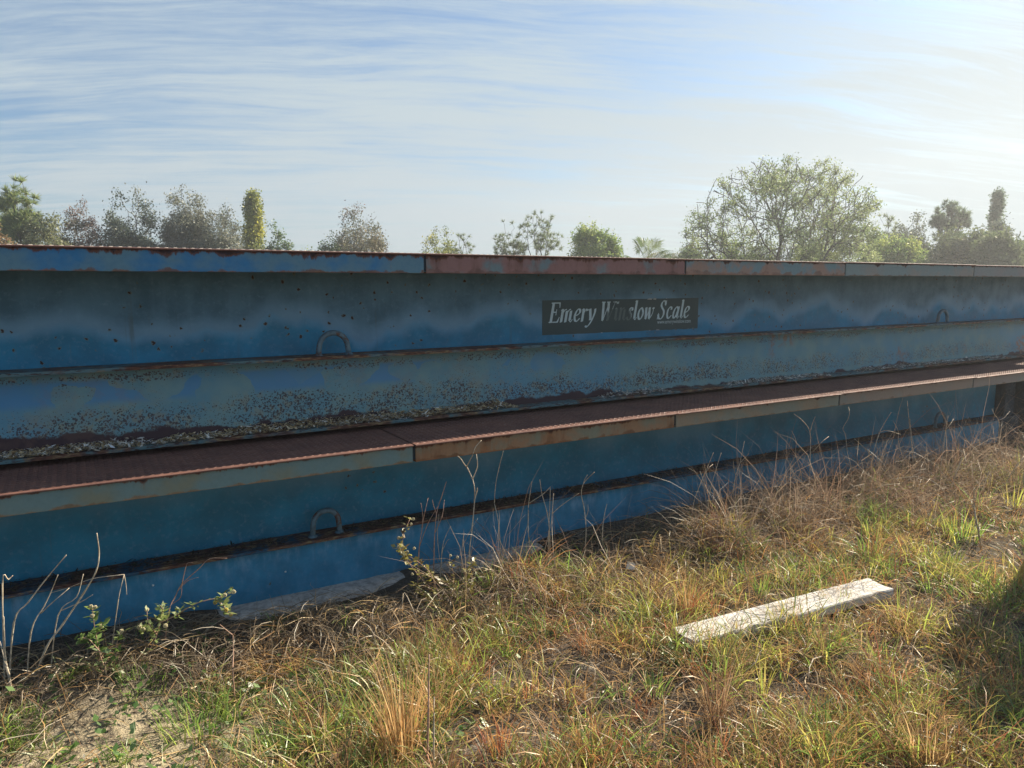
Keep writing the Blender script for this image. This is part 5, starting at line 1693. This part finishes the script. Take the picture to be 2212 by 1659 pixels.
# left
st_('thick bowed twig rising highest at the far left', [[(60, 1440), (100, 1399), (133, 1352), (180, 1282), (207, 1235), (214, 1195), (209, 1152)]], 0.0042)
st_('long slanting twig left of the bowed one', [[(5, 1375), (30, 1345), (60, 1302), (100, 1250), (143, 1199)]], 0.0034)
st_('forked twig crossing the slanting ones at the left', [[(50, 1425), (67, 1365), (95, 1310), (110, 1279), (125, 1242)], [(88, 1325), (115, 1300), (150, 1270)]], 0.003)
st_('twig leaning in from the far left edge', [[(-10, 1300), (5, 1262), (18, 1252), (28, 1243)]], 0.003)
st_('pale upright stem at the far left', [[(33, 1525), (20, 1460), (12, 1419), (8, 1332)]], 0.0036)
st_('second pale stem at the far left, bending right', [[(38, 1530), (28, 1500), (15, 1450), (0, 1385)]], 0.0034)
st_('sharply bent straw hooked over the lower channel at the left', [[(230, 1340), (255, 1300), (268, 1241)], [(268, 1241), (200, 1250), (150, 1263), (110, 1275)], [(268, 1241), (272, 1262), (274, 1285)]], 0.0022)
st_('leaning cross twig low at the left', [[(100, 1400), (125, 1330), (165, 1290), (180, 1240)], [(130, 1320), (175, 1300), (200, 1285)]], 0.0026)
st_('thin Y-shaped stem standing before the straw mounds at the left', [[(507, 1510), (503, 1452), (504, 1410), (503, 1372)], [(503, 1372), (490, 1362), (475, 1349)], [(503, 1372), (510, 1362), (517, 1350)]], 0.0032, mat=M_STALKR)
st_('wispy reddish-white stems above the leaning weed', [[(350, 1345), (365, 1320), (378, 1290), (393, 1262), (430, 1228), (453, 1207), (490, 1206)], [(393, 1262), (400, 1230), (405, 1217), (415, 1215)], [(385, 1275), (405, 1255), (428, 1247)], [(372, 1305), (390, 1290), (393, 1262)]], 0.0026, mat=M_STALKR)
st_('tall brown straw stem at the bottom, left of centre', [[(922, 1660), (925, 1560), (926, 1480), (927, 1414)]], 0.0042, mat=M_STALKR)
st_('shorter straw stem beside it at the bottom', [[(936, 1665), (937, 1580), (938, 1506)]], 0.0036)
st_('thin pale stem leaning in the shaded straw below the flowering bush', [[(908, 1360), (893, 1320), (880, 1290), (873, 1280)]], 0.0028)
st_('thin pale stem crossing it below the flowering bush', [[(860, 1345), (868, 1310), (871, 1282)]], 0.0026)

# ------------------------------------------------------------------ flowering weeds
M_FLOW = simple('seed_head', (0.62, 0.56, 0.36), 0.9, 0.3, 300.0, 0.6)
M_FLOWY = simple('yellow_seed_head', (0.55, 0.42, 0.10), 0.9, 0.3, 300.0, 0.6)


def weed(label, stems, heads, leafcol, seed, leaves=60, lsize=0.022, r0=0.0024, foot=None, headr=0.0085, yellow=(), stemmat=None):
    r = np.random.default_rng(seed)
    fx, fy_ = foot or stems[0][0]
    g_ = ground_at(fx, fy_, -0.03)
    if g_[1] > 3.34:
        g_ = g_ * np.array([3.3 / g_[1], 1, 1])
        g_[1] = 3.3
    g_[2] = float(gz(g_[0], g_[1]))
    root = empty('flowering_weed', g_)
    tag(root, label, 'weed', 'flowering weeds')
    tips = []
    for pth in stems:
        m_ = MB()
        pts = [on_plane_through(a_, b_, g_) - g_ for a_, b_ in pth]
        for p in pts[1:]:
            p += (CP - g_) / 3.5 * r.normal(0, 0.02)
        cp = catmull([tuple(p) for p in pts], 5) if len(pts) > 2 else [np.array(pts[0]) * (1 - s / 5) + np.array(pts[-1]) * s / 5 for s in range(6)]
        m_.tube([tuple(p) for p in cp], [r0 * (1 - 0.5 * k / len(cp)) for k in range(len(cp))], 6)
        m_.build('stem', stemmat or M_STALKR, root, smooth=True)
        tips += [np.array(p) for p in cp[1:]]
    T = np.array(tips)
    n_ = leaves
    c_ = T[r.integers(0, len(T), n_)] + r.normal(0, 0.006, (n_, 3))
    az = r.random(n_) * 6.283
    L_ = lsize * r.uniform(0.6, 1.4, n_)[:, None]
    u = np.stack([np.cos(az), np.sin(az), r.uniform(-0.4, 0.8, n_)], -1) * L_
    v = np.stack([-np.sin(az), np.cos(az), r.normal(0, 0.5, n_)], -1) * L_ * 0.22
    V = np.stack([c_, c_ + u * 0.45 - v, c_ + u, c_ + u * 0.45 + v], 1).reshape(-1, 3)
    pal = np.array(leafcol)
    col = np.repeat(pal[r.integers(0, len(pal), n_)] * (0.8 + 0.5 * r.random((n_, 1))), 4, 0)
    mesh_np('foliage', V, np.arange(n_ * 4).reshape(n_, 4), M_GRASS, root, col=col)
    for hi, (a_, b_) in enumerate(heads):
        p = on_plane_through(a_, b_, g_) - g_ + (CP - g_) / 3.5 * r.normal(0, 0.012)
        # a globe of small florets
        n2 = 70
        k = np.arange(n2)
        ph = np.arccos(1 - 2 * (k + 0.5) / n2)
        th = np.pi * (1 + 5 ** 0.5) * k
        nn = np.stack([np.cos(th) * np.sin(ph), np.sin(th) * np.sin(ph), np.cos(ph)], -1)
        rr_ = headr * r.uniform(0.85, 1.15)
        s1 = np.cross(nn, [0.3, 0.2, 0.9]); s1 /= np.linalg.norm(s1, axis=1)[:, None]
        s2 = np.cross(nn, s1)
        w_ = rr_ * 0.22
        base = p + nn * rr_ * 0.72
        V = np.concatenate([np.stack([base + s1 * w_, base - s1 * w_ * 0.5 + s2 * w_ * 0.87, base - s1 * w_ * 0.5 - s2 * w_ * 0.87], 1), (p + nn * rr_ * r.uniform(0.95, 1.2, (n2, 1)))[:, None]], 1).reshape(-1, 3)
        i_ = np.arange(n2)[:, None] * 4
        F = np.concatenate([i_ + np.array([0, 1, 3]), i_ + np.array([1, 2, 3]), i_ + np.array([2, 0, 3]), i_ + np.array([0, 2, 1])])
        mesh_np('flower_head', V, F, M_FLOWY if hi in yellow else M_FLOW, root)
    return root


weed('upright leafy weed with round white flower heads at the lower left',
     [[(240, 1500), (228, 1450), (215, 1410), (207, 1370), (202, 1340), (200, 1315)], [(240, 1498), (248, 1460), (250, 1420), (252, 1390), (262, 1368)], [(218, 1410), (205, 1395), (190, 1380), (170, 1378)], [(240, 1490), (225, 1460), (205, 1445), (192, 1440)], [(240, 1490), (262, 1470), (270, 1455)], [(207, 1370), (216, 1360), (219, 1350)]],
     [(196, 1310), (205, 1311), (199, 1330), (262, 1364), (219, 1352), (192, 1437)], [(0.17, 0.28, 0.06), (0.24, 0.33, 0.09), (0.12, 0.2, 0.05)], 301, leaves=210, lsize=0.030)
weed('leaning weed on a long red stem with a side branch of yellow seed heads',
     [[(275, 1478), (300, 1435), (325, 1400), (338, 1375), (345, 1350), (350, 1320)], [(338, 1370), (320, 1345), (317, 1322)], [(345, 1345), (380, 1330), (395, 1320), (430, 1302), (470, 1292), (485, 1285), (503, 1280)], [(465, 1294), (482, 1308), (490, 1320), (499, 1328)], [(340, 1365), (315, 1362), (302, 1355)], [(348, 1335), (352, 1318), (346, 1310)]],
     [(317, 1317), (301, 1355), (357, 1352), (485, 1286), (504, 1279), (463, 1303), (488, 1318), (499, 1328), (309, 1360)], [(0.22, 0.30, 0.09), (0.30, 0.36, 0.12), (0.16, 0.22, 0.07)], 302, leaves=190, lsize=0.026, yellow=(5, 6, 7))
weed('bushy browning weed covered in tan seed heads in front of the slab at centre-left',
     [[(985, 1330), (950, 1290), (915, 1255), (890, 1225), (872, 1200), (862, 1180)], [(985, 1330), (975, 1290), (980, 1250), (975, 1215)], [(985, 1330), (1000, 1290), (1005, 1262), (1010, 1240), (1023, 1214)], [(950, 1290), (930, 1240), (905, 1215), (880, 1200)], [(980, 1270), (955, 1255), (930, 1245), (900, 1235)], [(990, 1300), (1010, 1280), (1018, 1260)], [(940, 1300), (925, 1290), (910, 1280), (895, 1262)], [(880, 1210), (870, 1195), (872, 1160), (885, 1120)]],
     [(861, 1162), (861, 1182), (895, 1185), (880, 1192), (973, 1200), (988, 1204), (1023, 1214), (1000, 1234), (999, 1250), (963, 1292), (890, 1240), (1015, 1260), (892, 1120), (888, 1132)], [(0.26, 0.24, 0.08), (0.33, 0.30, 0.08), (0.20, 0.14, 0.07), (0.38, 0.36, 0.08)], 303, leaves=520, lsize=0.026, headr=0.0075)
weed('small feathery green weed right of the plank end',
     [[(1462, 1440), (1458, 1415), (1450, 1390)], [(1462, 1440), (1475, 1410), (1480, 1385)], [(1462, 1440), (1440, 1420), (1430, 1405)]], [(1480, 1383), (1430, 1403)],
     [(0.17, 0.25, 0.06), (0.24, 0.30, 0.08)], 304, leaves=120, lsize=0.022, headr=0.004)

# ------------------------------------------------------------------ plank, paper scrap
M_WOOD, t, b = new_mat('weathered_plank')
P = obj_coord(t)
x, y, z = t.xyz(P)
gr = t.noise(t.vec(t.m('MULTIPLY', x, 1.2), t.m('MULTIPLY', y, 22.0), t.m('MULTIPLY', z, 22.0)), 2.2, 6.0, 0.65, 0.6)
g2 = t.noise(t.vec(t.m('MULTIPLY', x, 2.0), t.m('MULTIPLY', y, 70.0), z), 2.0, 4.0, 0.6)
st2 = t.noise(P, 6.0, 4.0, 0.6)
base = t.mix(t.ss(gr, 0.30, 0.62), (0.36, 0.34, 0.31), (0.72, 0.71, 0.685))
base = t.mix(t.m('MULTIPLY', t.ss(t.noise(P, 3.0, 5.0, 0.7), 0.48, 0.66), 0.6), base, (0.27, 0.24, 0.205))
base = t.mix(t.ss(g2, 0.60, 0.72, 0.0, 0.5), base, (0.24, 0.20, 0.165))
base = t.mix(t.ss(st2, 0.58, 0.75, 0.0, 0.5), base, (0.36, 0.33, 0.29))
knot = t.vor(t.vec(t.m('MULTIPLY', x, 1.0), t.m('MULTIPLY', y, 1.6), 0.0), 3.1)
base = t.mix(t.ss(knot, 0.085, 0.05), base, (0.10, 0.065, 0.05))
crk = t.noise(t.vec(t.m('MULTIPLY', x, 0.8), t.m('MULTIPLY', y, 60.0), 0.0), 1.0, 5.0, 0.7)
base = t.mix(t.ss(crk, 0.63, 0.68), base, (0.09, 0.07, 0.055))
t.s(b.inputs['Base Color'], base)
b.inputs['Roughness'].default_value = 0.85
bump(t, b, t.m('ADD', gr, g2), 0.5, 0.004)
A_ = ground_at(1448, 1356, 0.035)
Bb = ground_at(1505, 1390, 0.035)
Cc = ground_at(1935, 1266, 0.05)
Dd_ = ground_at(1868, 1256, 0.05)
c1 = (np.array(A_) + Bb) / 2
c2 = (np.array(Cc) + Dd_) / 2
Lp = np.linalg.norm(c2[:2] - c1[:2])
wid = 0.155
ang = math.atan2(c2[1] - c1[1], c2[0] - c1[0])
nxp = 40
prof_n = 10
V, F = [], []
rr = np.random.default_rng(9)
for i_ in range(nxp + 1):
    x_ = Lp * i_ / nxp
    wv_ = wid / 2 * (1 + 0.015 * math.sin(i_ * 0.7))
    cup = 0.004
    hh = 0.043
    bite = 0.014 * math.exp(-((x_ - 0.33) / 0.03) ** 2) + 0.008 * math.exp(-((x_ - 1.15) / 0.03) ** 2)
    ring = [(-wv_ + bite, 0), (-wv_ + bite, hh * 0.85), (-wv_ + 0.004 + bite, hh), (-wv_ * 0.4, hh - cup * 0.5), (0, hh - cup), (wv_ * 0.4, hh - cup * 0.5), (wv_ - 0.004, hh), (wv_, hh * 0.85), (wv_, 0), (0, 0)]
    dx_end = 0.0
    for (yy, zz_) in ring:
        e_ = (rr.random() - 0.5) * 0.003
        endj = (0.012 * (rr.random() - 0.5)) if i_ in (0, nxp) else 0
        V.append((x_ + endj, yy + e_ * 0.5, zz_ + e_ * 0.4))
for i_ in range(nxp):
    for j in range(prof_n):
        a_, b_ = i_ * prof_n + j, i_ * prof_n + (j + 1) % prof_n
        F.append((a_, a_ + prof_n, b_ + prof_n, b_))
F.append(tuple(range(prof_n)))
F.append(tuple(nxp * prof_n + j for j in range(prof_n - 1, -1, -1)))
pm = MB()
pm.add(V, F)
plank = pm.build('wooden_plank', M_WOOD)
plank.location = (c1[0], c1[1], -0.005)
plank.rotation_euler = (0, -R(0.7), ang)
tag(plank, 'weathered pale wooden plank lying in the grass', 'plank')

# straws lying over the plank
r = np.random.default_rng(140)
n_ = 170
s_ = r.beta(1.6, 1.0, n_) * Lp
q = c1[:2] + np.stack([np.cos(ang) * s_, np.sin(ang) * s_], -1) + np.stack([-np.sin(ang), np.cos(ang)], -1) * r.uniform(-0.04, 0.11, n_)[:, None]
root = np.column_stack([q, 0.052 + 0.03 * r.random(n_)])
V, F = ribbons(r, root, r.random(n_) * 6.28, np.radians(r.uniform(0, 45, n_)), np.radians(r.uniform(40, 120, n_)), r.uniform(0.06, 0.22, n_), np.full(n_, 0.002))
pal = np.array(STR + THA)
tag(mesh_np('straw_wisps', V, F, M_STRAW, col=np.repeat(pal[r.integers(0, len(pal), n_)], 10, 0)), 'loose thin straws lying across the far half of the plank', 'straw', kind='stuff')

pg = ground_at(1362, 1219, 0.07)
pp = MB()
for k, (a0, a1) in enumerate(((0.0, 0.026), (0.026, 0.046))):
    tilt = 0.9 if k == 0 else 0.3
    pass
V = [(-0.024, 0, 0), (0.022, 0.004, 0.0), (0.025, 0.012, 0.030), (-0.020, 0.010, 0.034), (-0.028, -0.002, 0.052), (0.0, 0.006, 0.046), (-0.024, 0.0012, -0.0005), (0.022, 0.0052, -0.0005), (0.025, 0.0132, 0.0295), (-0.020, 0.0112, 0.0335)]
pp.add(V, [(0, 1, 2, 3), (3, 2, 5, 4), (7, 6, 9, 8), (0, 6, 7, 1), (1, 7, 8, 2), (0, 3, 9, 6)])
pap = pp.build('paper_scrap', simple('white_paper', (0.70, 0.74, 0.78), 0.6, 0.08))
pap.location = (pg[0], pg[1], pg[2] - 0.03)
pap.rotation_euler = (0.2, 0.1, R(-35))
tag(pap, 'small crumpled scrap of white paper caught in the dry grass', 'paper')

# small white snails stuck to the lower channel
for k, (sx_, sz_, lab) in enumerate(((0.86, 0.115, 'tiny white snail shell on the blue channel near the left lifting eye'), (0.245, 0.175, 'tiny pale snail shell under the ledge at the left'))):
    o = MB().lathe([(0.0015, -0.004), (0.0048, -0.002), (0.0052, 0.001), (0.0030, 0.0035), (0.0008, 0.005)], (0, 0, 0), 12, 'Y').build('snail_shell', simple('shell_%s' % 'ab'[k], (0.8, 0.78, 0.74), 0.5, 0.1), None, smooth=True)
    o.location = (sx_, 3.738, sz_)
    tag(o, lab, 'snail')

# ------------------------------------------------------------------ the small machine that pokes in at the right edge with an unseen housing added to shade the grass
M_YEL = simple('stained_yellow_paint', (0.42, 0.33, 0.12), 0.6, 0.55, 16.0, 0.4)
M_RIM = simple('pale_yellow_rim', (0.72, 0.62, 0.34), 0.5, 0.15, 30.0)
M_BLK = simple('black_greasy_steel', (0.025, 0.024, 0.022), 0.6, 0.4, 18.0)
mg = ground_at(2222, 1262, 0.0)
mach = empty('compactor', (mg[0], mg[1], -0.03))
tag(mach, 'worn yellow and black machine at the right edge, only its ribbed cap and foot showing', 'machine')
side = np.array([math.cos(R(30.7)), -math.sin(R(30.7)), 0.0])          # towards the right of the view
m_ = MB(); m_.tube([(0.05 * side[0], 0.05 * side[1], 0.0), (0.05 * side[0], 0.05 * side[1], 0.2), (0.06 * side[0], 0.06 * side[1], 0.42), (0.10 * side[0], 0.10 * side[1], 0.60)], [0.055, 0.050, 0.045, 0.05], 14); m_.build('column', M_BLK, mach, smooth=True)
m_ = MB(); m_.lathe([(0.03, -0.05), (0.085, -0.02), (0.12, 0.015), (0.125, 0.03), (0.112, 0.034), (0.108, 0.022), (0.092, 0.022), (0.088, 0.034), (0.07, 0.034), (0.066, 0.020), (0.045, 0.020), (0.04, 0.034), (0.005, 0.036)], (0, 0, 0), 28)
cp_ = on_plane_through(2243, 1066, mg) - np.array([mg[0], mg[1], -0.03])
cap = m_.build('ribbed_cap', M_RIM, mach, smooth=False); cap.location = cp_; cap.rotation_euler = (R(38), R(28), 0)
m_ = MB(); m_.lathe([(0.075, 0.0), (0.085, 0.03), (0.078, 0.09), (0.065, 0.15), (0.055, 0.20), (0.05, 0.22)], (0, 0, 0), 20)
ft_ = m_.build('foot', M_YEL, mach, smooth=True); ft_.location = (0.04 * side[0], 0.04 * side[1], 0)
ox, oy = 5.25 - mg[0], 1.60 - mg[1]
m_ = MB(); m_.box(ox, ox + 0.95, oy - 0.50, oy + 0.42, 0.12, 0.72); m_.box(ox + 0.1, ox + 0.85, oy - 0.32, oy + 0.14, 0.72, 1.02); m_.build('shade_housing', M_YEL, mach, bevel=0.03)  # unseen bulk, added and sized for the shade it throws on the grass
m_ = MB(); m_.tube([(ox + 0.2, oy - 0.2, 1.02), (ox + 0.2, oy - 0.2, 1.22), (ox + 0.5, oy - 0.2, 1.28), (ox + 0.75, oy - 0.2, 1.22), (ox + 0.75, oy - 0.2, 1.02)], 0.018, 8); m_.build('handle', M_BLK, mach, smooth=True)
m_ = MB(); m_.box(ox - 0.05, ox + 1.0, oy - 0.55, oy + 0.45, 0.0, 0.12); m_.build('base_plate', M_BLK, mach, bevel=0.02)
m_ = MB(); m_.tube([(0.05 * side[0], 0.05 * side[1], 0.30), (ox + 0.3, oy + 0.2, 0.35)], 0.03, 8); m_.build('drive_tube', M_BLK, mach, smooth=True)

# unseen bush added beyond the right edge to throw soft shade over the grass by the plank
rb2 = np.random.default_rng(401)
bush = empty('shade_bush', (4.72, 1.42, -0.03))
tag(bush, 'unseen leafy green bush added beyond the right edge to shade the grass', 'bush')
T_c = crown_targets(rb2, 'shrub', 1.45, 0.95, 330)
sg2, tp2 = [], []
sg2.append([(np.array([0, 0, -0.05]), 0.02), (np.array([0, 0, 0.03]), 0.018), (np.array([0, 0, 0.08]), 0.016)])
grow_to(rb2, np.array([0, 0, 0.08]), T_c, 0.0011, sg2, tp2, 0.08, 0)
tubes_np('stem', sg2, M_BARK, bush, 5, 0.0015)
leaf_mesh('foliage', rb2, tp2, 3, 0.03, 0.06, [(0.14, 0.24, 0.07), (0.20, 0.30, 0.09)], bush, 0.5, 1.0)

# ------------------------------------------------------------------ thin haze in the air
M_HAZE = bpy.data.materials.new('haze')
M_HAZE.use_nodes = True
M_HAZE.node_tree.nodes.clear()
t = NT(M_HAZE.node_tree)
pv = t.n('ShaderNodeVolumePrincipled')
pv.inputs['Color'].default_value = (0.93, 0.96, 1.0, 1)
pv.inputs['Density'].default_value = 0.0020
pv.inputs['Anisotropy'].default_value = 0.50
ho = t.n('ShaderNodeOutputMaterial')
M_HAZE.node_tree.links.new(pv.outputs[0], ho.inputs['Volume'])
hz_ = MB().box(-45, 75, -8, 100, -1.4, 13.5).build('haze', M_HAZE)
tag(hz_, kind='stuff')
